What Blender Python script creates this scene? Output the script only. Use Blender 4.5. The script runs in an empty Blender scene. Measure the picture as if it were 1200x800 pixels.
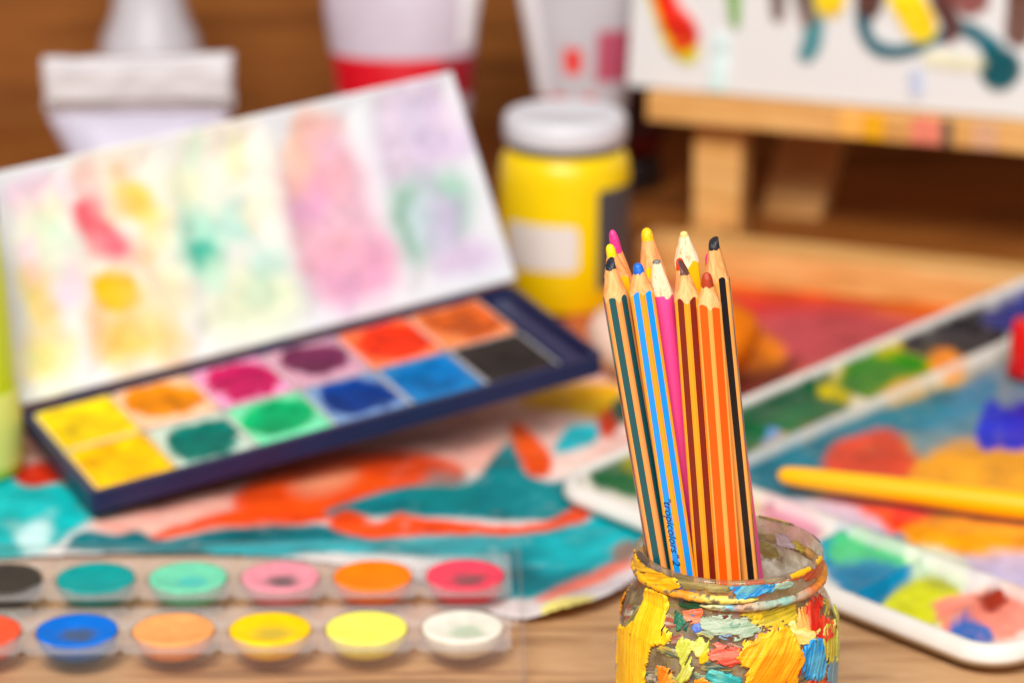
import bpy, bmesh, math, random
import numpy as np
from mathutils import Vector, Matrix

random.seed(7); RNG = np.random.default_rng(11)
SC = bpy.context.scene
COL = SC.collection

# ------------------------------------------------------------------ camera
F = 3500.0                      # focal length in pixels of the 1200 wide photograph
PITCH = math.radians(17.8); CAMH = 0.419
CP, SP = math.cos(PITCH), math.sin(PITCH)
cam_d = bpy.data.cameras.new('camera'); cam = bpy.data.objects.new('camera', cam_d); COL.objects.link(cam)
cam_d.sensor_width = 36.0; cam_d.lens = F * 36.0 / 1200.0
cam_d.clip_start = 0.02; cam_d.clip_end = 30
cam.location = (0, 0, CAMH); cam.rotation_euler = (math.pi/2 - PITCH, 0, 0)
cam_d.dof.use_dof = True; cam_d.dof.focus_distance = 0.885; cam_d.dof.aperture_fstop = 7.5
SC.camera = cam

# ------------------------------------------------------------------ light
w = bpy.data.worlds.new('World'); SC.world = w; w.use_nodes = True
bg = w.node_tree.nodes['Background']; bg.inputs[0].default_value = (0.80, 0.88, 1.0, 1); bg.inputs[1].default_value = 0.22

def area(name, loc, target, size, power, color=(1, 1, 1)):
    l = bpy.data.lights.new(name, 'AREA'); l.shape = 'RECTANGLE'; l.size = size[0]; l.size_y = size[1]
    l.energy = power; l.color = color
    o = bpy.data.objects.new(name, l); COL.objects.link(o); o.location = loc
    o.rotation_euler = (Vector(target) - Vector(loc)).to_track_quat('-Z', 'Y').to_euler()
    return o
area('key_softbox', (-0.34, 0.00, 1.28), (0.0, 1.12, 0.0), (0.55, 0.45), 27.0, (1.0, 0.985, 0.96))
area('front_softbox', (0.25, -0.30, 1.15), (0.1, 1.0, 0.05), (0.5, 0.5), 15.0, (1.0, 0.985, 0.96))
SC.view_settings.view_transform = 'Standard'; SC.view_settings.look = 'None'
SC.view_settings.exposure = 0.0; SC.view_settings.gamma = 1.0
SC.view_settings.use_curve_mapping = False
SC.cycles.max_bounces = 10; SC.cycles.transparent_max_bounces = 24
SC.cycles.caustics_reflective = False; SC.cycles.caustics_refractive = False

# ------------------------------------------------------------------ geometry helpers
CAMP = np.array([0, 0, CAMH])
def ray(u, v):
    return np.array([(u-600)/F, CP-(v-400)/F*SP, -SP-(v-400)/F*CP])
def at_z(u, v, z=0.0):
    d = ray(u, v); return CAMP + d*((z-CAMH)/d[2])
def at_y(u, v, y):
    d = ray(u, v); return CAMP + d*(y/d[1])
def at_plane(u, v, p0, n):
    d = ray(u, v); return CAMP + d*(np.dot(np.array(p0)-CAMP, n)/np.dot(d, n))

def lin(c):
    c = np.asarray(c, float)/255.0
    return np.where(c <= 0.04045, c/12.92, ((c+0.055)/1.055)**2.4)
def L4(c):
    r = lin(c); return (float(r[0]), float(r[1]), float(r[2]), 1.0)

_perm = RNG.random((256, 256))
def vnoise(x, y):
    x = np.asarray(x, float); y = np.asarray(y, float)
    xi = np.floor(x).astype(int); yi = np.floor(y).astype(int); fx = x-xi; fy = y-yi
    fx = fx*fx*(3-2*fx); fy = fy*fy*(3-2*fy)
    g = lambda a, b: _perm[a % 256, b % 256]
    return (g(xi, yi)*(1-fx)+g(xi+1, yi)*fx)*(1-fy) + (g(xi, yi+1)*(1-fx)+g(xi+1, yi+1)*fx)*fy
def fbm(x, y, o=4):
    s = 0; a = 0.5; t = 0
    for i in range(o):
        s = s + a*vnoise(x*2**i+17.3*i, y*2**i+5.1*i); t += a; a *= 0.5
    return s/t
def smooth(a, b, x):
    t = np.clip((x-a)/(b-a), 0, 1); return t*t*(3-2*t)

def chaikin(p, n=2):
    p = np.asarray(p, float)
    for _ in range(n):
        q = np.roll(p, -1, axis=0)
        p = np.stack([p*0.75+q*0.25, p*0.25+q*0.75], 1).reshape(-1, 2)
    return p
def spline(p, n=5):
    p = np.asarray(p, float); a = np.roll(p, 1, 0); c = np.roll(p, -1, 0); d = np.roll(p, -2, 0); out = []
    for t in np.arange(n)/n:
        out.append(.5*((2*p)+(-a+c)*t+(2*a-5*p+4*c-d)*t*t+(-a+3*p-3*c+d)*t**3))
    return np.stack(out, 1).reshape(-1, 2)
def sdf(P, poly):
    """signed distance, positive inside"""
    P = np.asarray(P, float); d = np.full(len(P), 1e9); inside = np.zeros(len(P), bool)
    n = len(poly)
    for i in range(n):
        a = poly[i]; b = poly[(i+1) % n]; e = b-a; wv = P-a
        t = np.clip((wv@e)/max(e@e, 1e-18), 0, 1)
        d = np.minimum(d, np.hypot(*(wv-t[:, None]*e).T))
        c = ((a[1] > P[:, 1]) != (b[1] > P[:, 1]))
        if abs(b[1]-a[1]) > 1e-15:
            inside ^= c & (P[:, 0] < (b[0]-a[0])*(P[:, 1]-a[1])/(b[1]-a[1])+a[0])
    return np.where(inside, d, -d)

def link(o, parent=None):
    COL.objects.link(o)
    if parent is not None: o.parent = parent
    return o
def thing(name, label, cat, loc=(0, 0, 0), rot=None, group=None):
    o = bpy.data.objects.new(name, None); link(o); o.empty_display_size = 0.01
    o.location = loc
    if rot is not None: o.rotation_euler = rot
    o['label'] = label; o['category'] = cat
    if group: o['group'] = group
    return o
def tag(o, label, cat, group=None):
    o['label'] = label; o['category'] = cat
    if group: o['group'] = group
    return o
def mesh(name, V, Fc, mats, parent=None, smoothf=True, colors=None, midx=None, local=None):
    """local: a world-space 4x4 of the parent when V is given in world space"""
    V = np.asarray(V, float)
    if local is not None:
        inv = np.array(local.inverted()); V = V@inv[:3, :3].T + inv[:3, 3]
    me = bpy.data.meshes.new(name); me.from_pydata([tuple(v) for v in V], [], [tuple(int(i) for i in f) for f in Fc])
    if not isinstance(mats, (list, tuple)): mats = [mats]
    for m in mats: me.materials.append(m)
    if midx is not None: me.polygons.foreach_set('material_index', np.asarray(midx, np.int32))
    if smoothf: me.polygons.foreach_set('use_smooth', np.ones(len(me.polygons), bool))
    if colors is not None:
        a = me.color_attributes.new('Col', 'FLOAT_COLOR', 'POINT')
        c = np.ones((len(V), 4)); c[:, :3] = colors; a.data.foreach_set('color', c.ravel())
    me.update()
    o = bpy.data.objects.new(name, me); return link(o, parent)
def bm_obj(name, bm, mat, parent=None, smoothf=False):
    me = bpy.data.meshes.new(name); bmesh.ops.recalc_face_normals(bm, faces=bm.faces); bm.to_mesh(me); bm.free()
    me.materials.append(mat)
    if smoothf: me.polygons.foreach_set('use_smooth', np.ones(len(me.polygons), bool))
    return link(bpy.data.objects.new(name, me), parent)
def box(name, lo, hi, mat, parent=None, bev=0.001, M=None, seg=2):
    bm = bmesh.new(); lo = np.array(lo); hi = np.array(hi)
    bmesh.ops.create_cube(bm, size=1)
    for v in bm.verts: v.co = Vector((lo+hi)/2) + Vector(np.array(v.co)*(hi-lo))
    if bev: bmesh.ops.bevel(bm, geom=list(bm.edges), offset=bev, segments=seg, affect='EDGES', profile=0.5)
    if M is not None: bm.transform(M)
    return bm_obj(name, bm, mat, parent, smoothf=False)
def lathe(name, prof, mat, parent=None, seg=64, M=None, closed=False, fn=None, colors=None, cap=True):
    prof = np.asarray(prof, float); n = len(prof); V = []; Fc = []
    th = np.arange(seg)*2*math.pi/seg
    for r, z in prof:
        V += [(r*math.sin(t), -r*math.cos(t), z) for t in th]
    V = np.array(V)
    if fn is not None: V = fn(V)
    rows = n if closed else n-1
    for i in range(rows):
        for j in range(seg):
            a = i*seg+j; b = i*seg+(j+1) % seg; i2 = (i+1) % n
            Fc.append((a, b, i2*seg+(j+1) % seg, i2*seg+j))
    if not closed and cap:
        if prof[0][0] > 1e-6: Fc.append(tuple(range(seg-1, -1, -1)))
        if prof[-1][0] > 1e-6: Fc.append(tuple(range((n-1)*seg, n*seg)))
    if M is not None: V = V@np.array(M)[:3, :3].T + np.array(M)[:3, 3]
    return mesh(name, V, Fc, mat, parent, True, colors=None if colors is None else colors(V, prof, seg))
def gridfaces(nx, ny, keep=None):
    i, j = np.meshgrid(np.arange(nx-1), np.arange(ny-1), indexing='ij')
    a = (i*ny+j).ravel(); Fc = np.stack([a, a+ny, a+ny+1, a+1], 1)
    if keep is not None: Fc = Fc[keep.reshape(nx-1, ny-1).ravel()]
    return Fc
def slab_grid(name, P, N, thick, mat, parent=None, colors=None, local=None, keep=None):
    """P (nx,ny,3) front surface, N normal: closed slab with a back sheet"""
    nx, ny = P.shape[:2]; Ft = gridfaces(nx, ny, keep)
    V = np.concatenate([P.reshape(-1, 3), P.reshape(-1, 3)-np.asarray(N)*thick])
    n = nx*ny; Fb = Ft[:, ::-1]+n
    e = {}
    for f in Ft:
        for k in range(4):
            a, b = int(f[k]), int(f[(k+1) % 4])
            if (b, a) in e: del e[(b, a)]
            else: e[(a, b)] = 1
    side = [(b, a, a+n, b+n) for a, b in e]
    Fc = [tuple(f) for f in Ft]+[tuple(f) for f in Fb]+side
    used = np.unique(np.array(Fc)); remap = np.full(2*n, -1); remap[used] = np.arange(len(used))
    c = None
    if colors is not None: c = np.concatenate([colors, colors])[used]
    return mesh(name, V[used], remap[np.array(Fc)], mat, parent, True, colors=c, local=local)

# ------------------------------------------------------------------ materials
def nmat(name):
    m = bpy.data.materials.new(name); m.use_nodes = True
    nt = m.node_tree; return m, nt, nt.nodes['Principled BSDF']
def mat(name, c, rough=0.5, spec=0.5, metal=0.0, coat=0.0, var=0.0, vscale=60.0, bump=0.0, bscale=200.0, sub=0.0, stretch=(1, 1, 1)):
    m, nt, b = nmat(name); N = nt.nodes; K = nt.links
    base = L4(c); b.inputs['Base Color'].default_value = base
    b.inputs['Roughness'].default_value = rough; b.inputs['Specular IOR Level'].default_value = spec
    b.inputs['Metallic'].default_value = metal; b.inputs['Coat Weight'].default_value = coat
    if sub: b.inputs['Subsurface Weight'].default_value = sub; b.inputs['Subsurface Scale'].default_value = 0.003
    tc = N.new('ShaderNodeTexCoord'); mp = N.new('ShaderNodeMapping'); mp.inputs['Scale'].default_value = stretch
    K.new(tc.outputs['Object'], mp.inputs[0])
    if var:
        n = N.new('ShaderNodeTexNoise'); n.inputs['Scale'].default_value = vscale; n.inputs['Detail'].default_value = 5
        K.new(mp.outputs[0], n.inputs['Vector'])
        r = N.new('ShaderNodeMapRange'); r.inputs[1].default_value = 0.25; r.inputs[2].default_value = 0.75
        r.inputs[3].default_value = 1-var; r.inputs[4].default_value = 1+var
        K.new(n.outputs[0], r.inputs[0])
        h = N.new('ShaderNodeHueSaturation'); h.inputs['Color'].default_value = base
        K.new(r.outputs[0], h.inputs['Value']); K.new(h.outputs[0], b.inputs['Base Color'])
    if bump:
        n2 = N.new('ShaderNodeTexNoise'); n2.inputs['Scale'].default_value = bscale; n2.inputs['Detail'].default_value = 4
        K.new(mp.outputs[0], n2.inputs['Vector'])
        bp = N.new('ShaderNodeBump'); bp.inputs['Strength'].default_value = bump; bp.inputs['Distance'].default_value = 0.001
        K.new(n2.outputs[0], bp.inputs['Height']); K.new(bp.outputs[0], b.inputs['Normal'])
    return m
def mat_attr(name, rough=0.5, spec=0.4, bump=0.0, bscale=300.0, var=0.05, coat=0.0):
    m, nt, b = nmat(name); N = nt.nodes; K = nt.links
    a = N.new('ShaderNodeVertexColor'); a.layer_name = 'Col'
    tc = N.new('ShaderNodeTexCoord'); n = N.new('ShaderNodeTexNoise'); n.inputs['Scale'].default_value = bscale*0.3; n.inputs['Detail'].default_value = 5
    K.new(tc.outputs['Object'], n.inputs['Vector'])
    r = N.new('ShaderNodeMapRange'); r.inputs[1].default_value = 0.25; r.inputs[2].default_value = 0.75
    r.inputs[3].default_value = 1-var; r.inputs[4].default_value = 1+var
    K.new(n.outputs[0], r.inputs[0])
    h = N.new('ShaderNodeHueSaturation'); K.new(a.outputs[0], h.inputs['Color']); K.new(r.outputs[0], h.inputs['Value'])
    K.new(h.outputs[0], b.inputs['Base Color'])
    b.inputs['Roughness'].default_value = rough; b.inputs['Specular IOR Level'].default_value = spec; b.inputs['Coat Weight'].default_value = coat
    if bump:
        n2 = N.new('ShaderNodeTexNoise'); n2.inputs['Scale'].default_value = bscale; n2.inputs['Detail'].default_value = 4
        K.new(tc.outputs['Object'], n2.inputs['Vector'])
        bp = N.new('ShaderNodeBump'); bp.inputs['Strength'].default_value = bump; bp.inputs['Distance'].default_value = 0.001
        K.new(n2.outputs[0], bp.inputs['Height']); K.new(bp.outputs[0], b.inputs['Normal'])
    return m
def wood(name, stops, grain=(2.0, 40.0, 40.0), scale=6.0, rough=0.55, bump=0.25, knots=0.0):
    """stretched noise grain; grain vector = object-space frequency on each axis"""
    m, nt, b = nmat(name); N = nt.nodes; K = nt.links
    tc = N.new('ShaderNodeTexCoord'); mp = N.new('ShaderNodeMapping'); mp.inputs['Scale'].default_value = grain
    K.new(tc.outputs['Object'], mp.inputs[0])
    n0 = N.new('ShaderNodeTexNoise'); n0.inputs['Scale'].default_value = scale*0.25; n0.inputs['Detail'].default_value = 3
    K.new(mp.outputs[0], n0.inputs['Vector'])
    n = N.new('ShaderNodeTexNoise'); n.inputs['Scale'].default_value = scale; n.inputs['Detail'].default_value = 8; n.inputs['Roughness'].default_value = 0.65; n.inputs['Distortion'].default_value = 0.6
    K.new(mp.outputs[0], n.inputs['Vector'])
    ad = N.new('ShaderNodeMath'); ad.operation = 'MULTIPLY_ADD'; ad.inputs[1].default_value = 0.6
    K.new(n0.outputs[0], ad.inputs[0]); K.new(n.outputs[0], ad.inputs[2])
    sb = N.new('ShaderNodeMath'); sb.operation = 'SUBTRACT'; sb.inputs[1].default_value = 0.3; K.new(ad.outputs[0], sb.inputs[0])
    cr = N.new('ShaderNodeValToRGB'); el = cr.color_ramp.elements
    el[0].position, el[0].color = stops[0][0], L4(stops[0][1]); el[1].position, el[1].color = stops[-1][0], L4(stops[-1][1])
    for p, c in stops[1:-1]:
        e = el.new(p); e.color = L4(c)
    K.new(sb.outputs[0], cr.inputs[0]); K.new(cr.outputs[0], b.inputs['Base Color'])
    b.inputs['Roughness'].default_value = rough; b.inputs['Specular IOR Level'].default_value = 0.3
    bp = N.new('ShaderNodeBump'); bp.inputs['Strength'].default_value = bump; bp.inputs['Distance'].default_value = 0.001
    K.new(n.outputs[0], bp.inputs['Height']); K.new(bp.outputs[0], b.inputs['Normal'])
    return m
def clear_mat(name, tint=(245, 240, 238), body=0.012, rough=0.08):
    """thin clear plastic: see-through with a weak milky body and a glossy skin"""
    m, nt, b = nmat(name); N = nt.nodes; K = nt.links; out = N['Material Output']
    b.inputs['Base Color'].default_value = L4(tint); b.inputs['Roughness'].default_value = rough
    tr = N.new('ShaderNodeBsdfTransparent'); tr.inputs[0].default_value = (0.97, 0.965, 0.96, 1)
    lw = N.new('ShaderNodeLayerWeight'); lw.inputs[0].default_value = 0.35
    r = N.new('ShaderNodeMapRange'); r.inputs[3].default_value = body; r.inputs[4].default_value = 0.26
    K.new(lw.outputs['Fresnel'], r.inputs[0])
    mx = N.new('ShaderNodeMixShader'); K.new(r.outputs[0], mx.inputs[0]); K.new(tr.outputs[0], mx.inputs[1]); K.new(b.outputs[0], mx.inputs[2])
    K.new(mx.outputs[0], out.inputs[0]); return m
def glass_dirty(name):
    m, nt, b = nmat(name); N = nt.nodes; K = nt.links; out = N['Material Output']
    tc = N.new('ShaderNodeTexCoord'); mp = N.new('ShaderNodeMapping'); mp.inputs['Scale'].default_value = (1, 1, 1.6); mp.inputs['Rotation'].default_value = (0.5, 0.3, 0)
    K.new(tc.outputs['Object'], mp.inputs[0])
    n = N.new('ShaderNodeTexNoise'); n.inputs['Scale'].default_value = 75; n.inputs['Detail'].default_value = 7; n.inputs['Roughness'].default_value = 0.7; n.inputs['Distortion'].default_value = 1.5
    K.new(mp.outputs[0], n.inputs['Vector'])
    cr = N.new('ShaderNodeValToRGB'); el = cr.color_ramp.elements
    el[0].position, el[0].color = 0.30, L4((140, 112, 82)); el[1].position, el[1].color = 0.72, L4((200, 188, 165))
    for p, c in ((0.40, (184, 162, 128)), (0.47, (206, 192, 160)), (0.52, (190, 168, 84)), (0.57, (196, 178, 174)), (0.64, (180, 154, 124))):
        e = el.new(p); e.color = L4(c)
    K.new(n.outputs[0], cr.inputs[0]); K.new(cr.outputs[0], b.inputs['Base Color'])
    b.inputs['Roughness'].default_value = 0.12; b.inputs['Specular IOR Level'].default_value = 0.7; b.inputs['Coat Weight'].default_value = 0.6; b.inputs['Coat Roughness'].default_value = 0.04
    n2 = N.new('ShaderNodeTexNoise'); n2.inputs['Scale'].default_value = 160; n2.inputs['Detail'].default_value = 6
    K.new(tc.outputs['Object'], n2.inputs['Vector'])
    bp = N.new('ShaderNodeBump'); bp.inputs['Strength'].default_value = 0.10; bp.inputs['Distance'].default_value = 0.0006
    K.new(n2.outputs[0], bp.inputs['Height']); K.new(bp.outputs[0], b.inputs['Normal'])
    tl_ = N.new('ShaderNodeBsdfTranslucent'); K.new(cr.outputs[0], tl_.inputs[0])
    mf = N.new('ShaderNodeMixShader'); mf.inputs[0].default_value = 0.4; K.new(b.outputs[0], mf.inputs[1]); K.new(tl_.outputs[0], mf.inputs[2])
    tr = N.new('ShaderNodeBsdfTransparent'); tr.inputs[0].default_value = (0.93, 0.92, 0.88, 1)
    r = N.new('ShaderNodeMapRange'); r.inputs[1].default_value = 0.35; r.inputs[2].default_value = 0.62; r.inputs[3].default_value = 0.14; r.inputs[4].default_value = 0.66
    K.new(n2.outputs[0], r.inputs[0])
    mx = N.new('ShaderNodeMixShader'); K.new(r.outputs[0], mx.inputs[0]); K.new(tr.outputs[0], mx.inputs[1]); K.new(mf.outputs[0], mx.inputs[2])
    K.new(mx.outputs[0], out.inputs[0]); return m

M_TABLE = wood('table_wood', [(0.28, (146, 108, 74)), (0.42, (182, 136, 94)), (0.52, (210, 164, 118)), (0.62, (196, 150, 104)), (0.75, (222, 182, 138))], (5.0, 70.0, 5.0), 3.0, 0.5, 0.3)
M_WALL = wood('wall_wood', [(0.30, (100, 54, 19)), (0.45, (146, 85, 32)), (0.55, (162, 98, 39)), (0.72, (130, 72, 26))], (1.6, 5.0, 16.0), 3.0, 0.5, 0.3)
M_PINE = wood('pine_wood', [(0.30, (196, 134, 68)), (0.5, (226, 168, 96)), (0.7, (236, 186, 118))], (8.0, 60.0, 60.0), 2.5, 0.5, 0.2)
M_CONE = wood('cut_pencil_wood', [(0.28, (206, 124, 66)), (0.48, (238, 160, 92)), (0.72, (246, 184, 122))], (220.0, 220.0, 45.0), 3.0, 0.6, 0.5)
M_CONEPALE = wood('pale_cut_pencil_wood', [(0.26, (188, 130, 80)), (0.44, (244, 208, 164)), (0.72, (252, 228, 192))], (240.0, 240.0, 70.0), 3.0, 0.6, 0.5)
M_PAPER = mat_attr('painted_paper', 0.6, 0.18, 0.10, 900, 0.06)
M_THICK = mat_attr('thick_paint', 0.32, 0.5, 0.25, 500, 0.07)
M_STROKE = mat_attr('dried_paint', 0.36, 0.38, 0.30, 2200, 0.05)
M_ENAMEL = mat_attr('palette_enamel', 0.42, 0.22, 0.12, 160, 0.06)
M_CAKE = mat_attr('paint_cake', 0.6, 0.1, 0.25, 250, 0.07)
M_WASH = mat_attr('stained_white_plastic', 0.45, 0.25, 0.06, 120, 0.02)
M_NAVY = mat('navy_plastic', (26, 34, 74), 0.38, 0.5, bump=0.1, var=0.1)
M_WHITEPL = mat('white_plastic', (236, 224, 214), 0.35, 0.5)
M_CLEAR = clear_mat('clear_plastic')
M_GLASS = glass_dirty('smeared_glass')

# ------------------------------------------------------------------ the setting
tb = bpy.data.objects.new('table_top', None); link(tb); tb['kind'] = 'structure'
for k, (y0, y1, m_) in enumerate(((0.25, 0.7995, M_TABLE), (0.80, 1.0645, M_TABLE), (1.065, 1.3295, M_TABLE), (1.33, 1.5345, M_WALL), (1.535, 1.735, M_WALL))):
    pk = box('plank', (-1.3, y0, -0.04), (1.3, y1, 0.0), m_, tb, bev=0.0006)
    pk.location.x = [0, .07, -.2, .13, -.05][k]
wl = bpy.data.objects.new('wall', None); link(wl); wl['kind'] = 'structure'; wl.location = (0, 1.74, 0)
for k in range(5):
    z0 = -0.08 + k*0.19
    bd = box('board', (-1.3, 0, z0), (1.3, 0.02, z0+0.187), M_WALL, wl, bev=0.002)
    bd.location.x = [0, .31, -.22, .4, -.1][k]*0.3

def paint_layers(P, layers, base, warp=5.0, wscale=0.02, grow=1.0, sm=1.0, va=0.7, vs=(.022, .075)):
    """P: points in the photograph's pixel plane of the flat sheet; layers: (poly, colour, softness, opacity)"""
    C = np.tile(lin(base), (len(P), 1))
    wx = (fbm(P[:, 0]*wscale, P[:, 1]*wscale*1.6)-0.5)*2*warp; wy = (fbm(P[:, 0]*wscale+50, P[:, 1]*wscale*1.6+9)-0.5)*2*warp*0.7
    wx = wx+(fbm(P[:, 0]*wscale*5, P[:, 1]*wscale*8)-.5)*warp*.8; wy = wy+(fbm(P[:, 0]*wscale*5+31, P[:, 1]*wscale*8)-.5)*warp*.5
    Q = P + np.stack([wx, wy], 1); cov = np.zeros(len(P))
    for poly, c, soft, op in layers:
        s = sdf(Q, spline(poly, 4))+grow; soft = soft*sm; a = smooth(-soft, soft, s)*op*np.clip(.72+.75*fbm(P[:, 0]*.05+poly[0][0]*.3, P[:, 1]*.1), 0, 1)
        v = 1 + (fbm(P[:, 0]*vs[0]+poly[0][0], P[:, 1]*vs[1]+poly[0][1])-0.5)*2*va
        cc = np.clip(lin(c)[None, :]*v[:, None], 0, 0.95)
        C = C*(1-a[:, None]) + cc*a[:, None]; cov = np.maximum(cov, a)
    return C, cov
def proj_np(W):
    y = W[..., 1]; z = W[..., 2]-CAMH; Z = y*CP - z*SP; Y = -(y*SP+z*CP)
    return np.stack([600+F*W[..., 0]/Z, 400+F*Y/Z], -1)
def sheet_on_table(name, outline_px, layers, base, z=0.0012, step=0.0013, wave=0.0008, curl=None):
    ol = np.array([at_z(u, v, 0)[:2] for u, v in outline_px]); ol = chaikin(ol, 2)
    lo = ol.min(0)-step; hi = ol.max(0)+step
    xs = np.arange(lo[0], hi[0], step); ys = np.arange(lo[1], hi[1], step)
    X, Y = np.meshgrid(xs, ys, indexing='ij'); s = sdf(np.stack([X.ravel(), Y.ravel()], 1), ol).reshape(X.shape)
    Z = z + wave*(fbm(X*14, Y*14)) + (curl(X, Y, s) if curl else 0)
    P = np.stack([X, Y, Z], -1)
    flat = P.copy(); flat[..., 2] = 0
    C, cov = paint_layers(proj_np(flat).reshape(-1, 2), layers, base, 5.0, .02, 1.0, 1.2, .6)
    sc = (s[:-1, :-1]+s[1:, :-1]+s[:-1, 1:]+s[1:, 1:])/4
    c0 = P.reshape(-1, 3).mean(0); c0[2] = 0
    o = slab_grid(name, P-c0, (0, 0, 1), 0.0004, M_PAPER, None, colors=C, keep=(sc > 0))
    o.location = c0; return o

# main painted sheet on the table
TEAL = (0, 122, 128); TURQ = (0, 178, 182); ORNG = (250, 74, 8); SALM = (252, 170, 150)
L = [
 ([(-80, 470), (800, 420), (800, 560), (420, 560), (150, 610), (-80, 560)], (250, 200, 186), 12, 1),
 ([(105, 612), (200, 570), (330, 545), (520, 492), (640, 476), (610, 520), (570, 560), (400, 580), (300, 622), (160, 640)], SALM, 8, 0.95),
 ([(180, 590), (250, 556), (330, 536), (420, 512), (430, 522), (330, 552), (230, 582)], (236, 44, 14), 6, .85),
 ([(420, 500), (560, 474), (640, 474), (600, 510), (540, 545), (430, 545)], (250, 186, 170), 10, .9),
 ([(270, 596), (330, 552), (430, 534), (500, 540), (540, 556), (530, 582), (440, 590), (390, 608), (330, 610)], ORNG, 6, 1),
 ([(340, 575), (390, 560), (420, 566), (370, 590)], (250, 150, 110), 9, .7),
 ([(172, 642), (210, 622), (300, 600), (390, 592), (382, 618), (250, 624)], ORNG, 4, 1),
 ([(-80, 545), (40, 566), (140, 596), (96, 622), (50, 652), (-80, 672)], (0, 186, 188), 5, 1),
 ([(20, 560), (50, 548), (78, 566), (50, 574), (24, 572)], (214, 44, 8), 3, 1),
 ([(20, 640), (42, 616), (60, 620), (50, 660)], (200, 232, 230), 6, .8),  # pale highlight painted into the turquoise
 ([(82, 646), (100, 630), (135, 636), (160, 630), (190, 640), (250, 630), (330, 622), (420, 628), (460, 645), (330, 656), (100, 652)], (0, 104, 112), 3, 1),
 ([(386, 604), (470, 580), (545, 578), (572, 552), (602, 524), (618, 560), (650, 572), (700, 556), (694, 596), (640, 616), (480, 612), (400, 612)], TEAL, 3, 1),
 ([(510, 560), (560, 575), (540, 600), (480, 602)], (0, 136, 136), 9, .6),
 ([(384, 622), (404, 606), (440, 618), (470, 610), (500, 616), (600, 624), (650, 616), (690, 598), (684, 620), (640, 634), (600, 636), (500, 636), (420, 636)], ORNG, 3, 1),
 ([(240, 650), (380, 642), (520, 636), (610, 634), (690, 618), (700, 594), (770, 600), (738, 664), (700, 686), (650, 704), (590, 706), (560, 670), (400, 655), (300, 664)], (0, 158, 166), 4, 1),
 ([(600, 655), (640, 680), (690, 676), (650, 702), (596, 700)], (0, 98, 110), 9, .8),
 ([(640, 640), (700, 625), (730, 640), (690, 668), (650, 664)], (0, 182, 188), 12, .7),
 ([(598, 512), (606, 502), (628, 520), (648, 544), (644, 562), (622, 562), (606, 534)], (252, 82, 14), 3, 1),
 ([(654, 538), (662, 514), (676, 504), (704, 506), (694, 524)], (0, 182, 194), 3, 1),
 ([(606, 478), (640, 464), (720, 458), (722, 492), (668, 490)], (252, 190, 6), 4, 1),
 ([(700, 496), (716, 486), (726, 506), (708, 518)], (222, 60, 14), 3, 1),
 ([(720, 476), (760, 470), (760, 500), (722, 500)], (6, 98, 84), 3, 1),
 ([(630, 712), (668, 694), (732, 668), (742, 680), (700, 700), (650, 716)], (238, 92, 52), 6, .85),
 ([(660, 716), (740, 690), (750, 700), (690, 716)], (196, 178, 182), 6, .7),
 ([(716, 654), (730, 642), (748, 646), (742, 668), (722, 668)], (146, 104, 86), 5, .9),
 ([(640, 722), (672, 716), (694, 720), (680, 734), (640, 736)], (240, 220, 100), 5, .9),
]
pp = sheet_on_table('painted_sheet', [(-70, 500), (300, 430), (560, 420), (770, 445), (800, 560), (770, 668), (742, 700), (682, 728), (606, 736), (540, 706), (480, 678), (300, 654), (100, 654), (-70, 664)],
    L, (236, 228, 224), z=0.0022, curl=lambda X, Y, s: 0.004*smooth(0.03, 0.0, s)*smooth(0.0, 0.02, X)*smooth(1.05, 1.015, Y))
tag(pp, 'watercolour sheet with teal waves and orange bands lying under the paint boxes', 'painting')

# second painting at the back under the easel
L2 = [
 ([(840, 330), (1180, 330), (1180, 372), (1000, 372), (860, 352)], (236, 104, 8), 8, 1),
 ([(830, 350), (960, 352), (1020, 372), (900, 380), (830, 372)], (214, 40, 40), 10, .9),
 ([(900, 372), (1000, 366), (1080, 385), (1000, 420), (930, 430), (880, 400)], (196, 74, 84), 12, .9),
 ([(830, 385), (880, 385), (915, 410), (905, 440), (830, 450)], (240, 124, 8), 6, 1),
 ([(850, 452), (905, 430), (935, 420), (915, 450), (880, 470), (840, 480)], (98, 24, 16), 7, .9),  # dark maroon shade beside the orange patch, painted into the sheet
 ([(560, 320), (830, 330), (830, 420), (690, 420)], (200, 110, 60), 10, .8),
]
p2 = sheet_on_table('painted_sheet', [(640, 345), (860, 318), (1160, 340), (1200, 420), (1000, 520), (760, 500), (700, 440)], L2, (206, 96, 70), z=0.0005)
tag(p2, 'red, pink and orange painting lying at the foot of the easel', 'painting')

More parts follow.
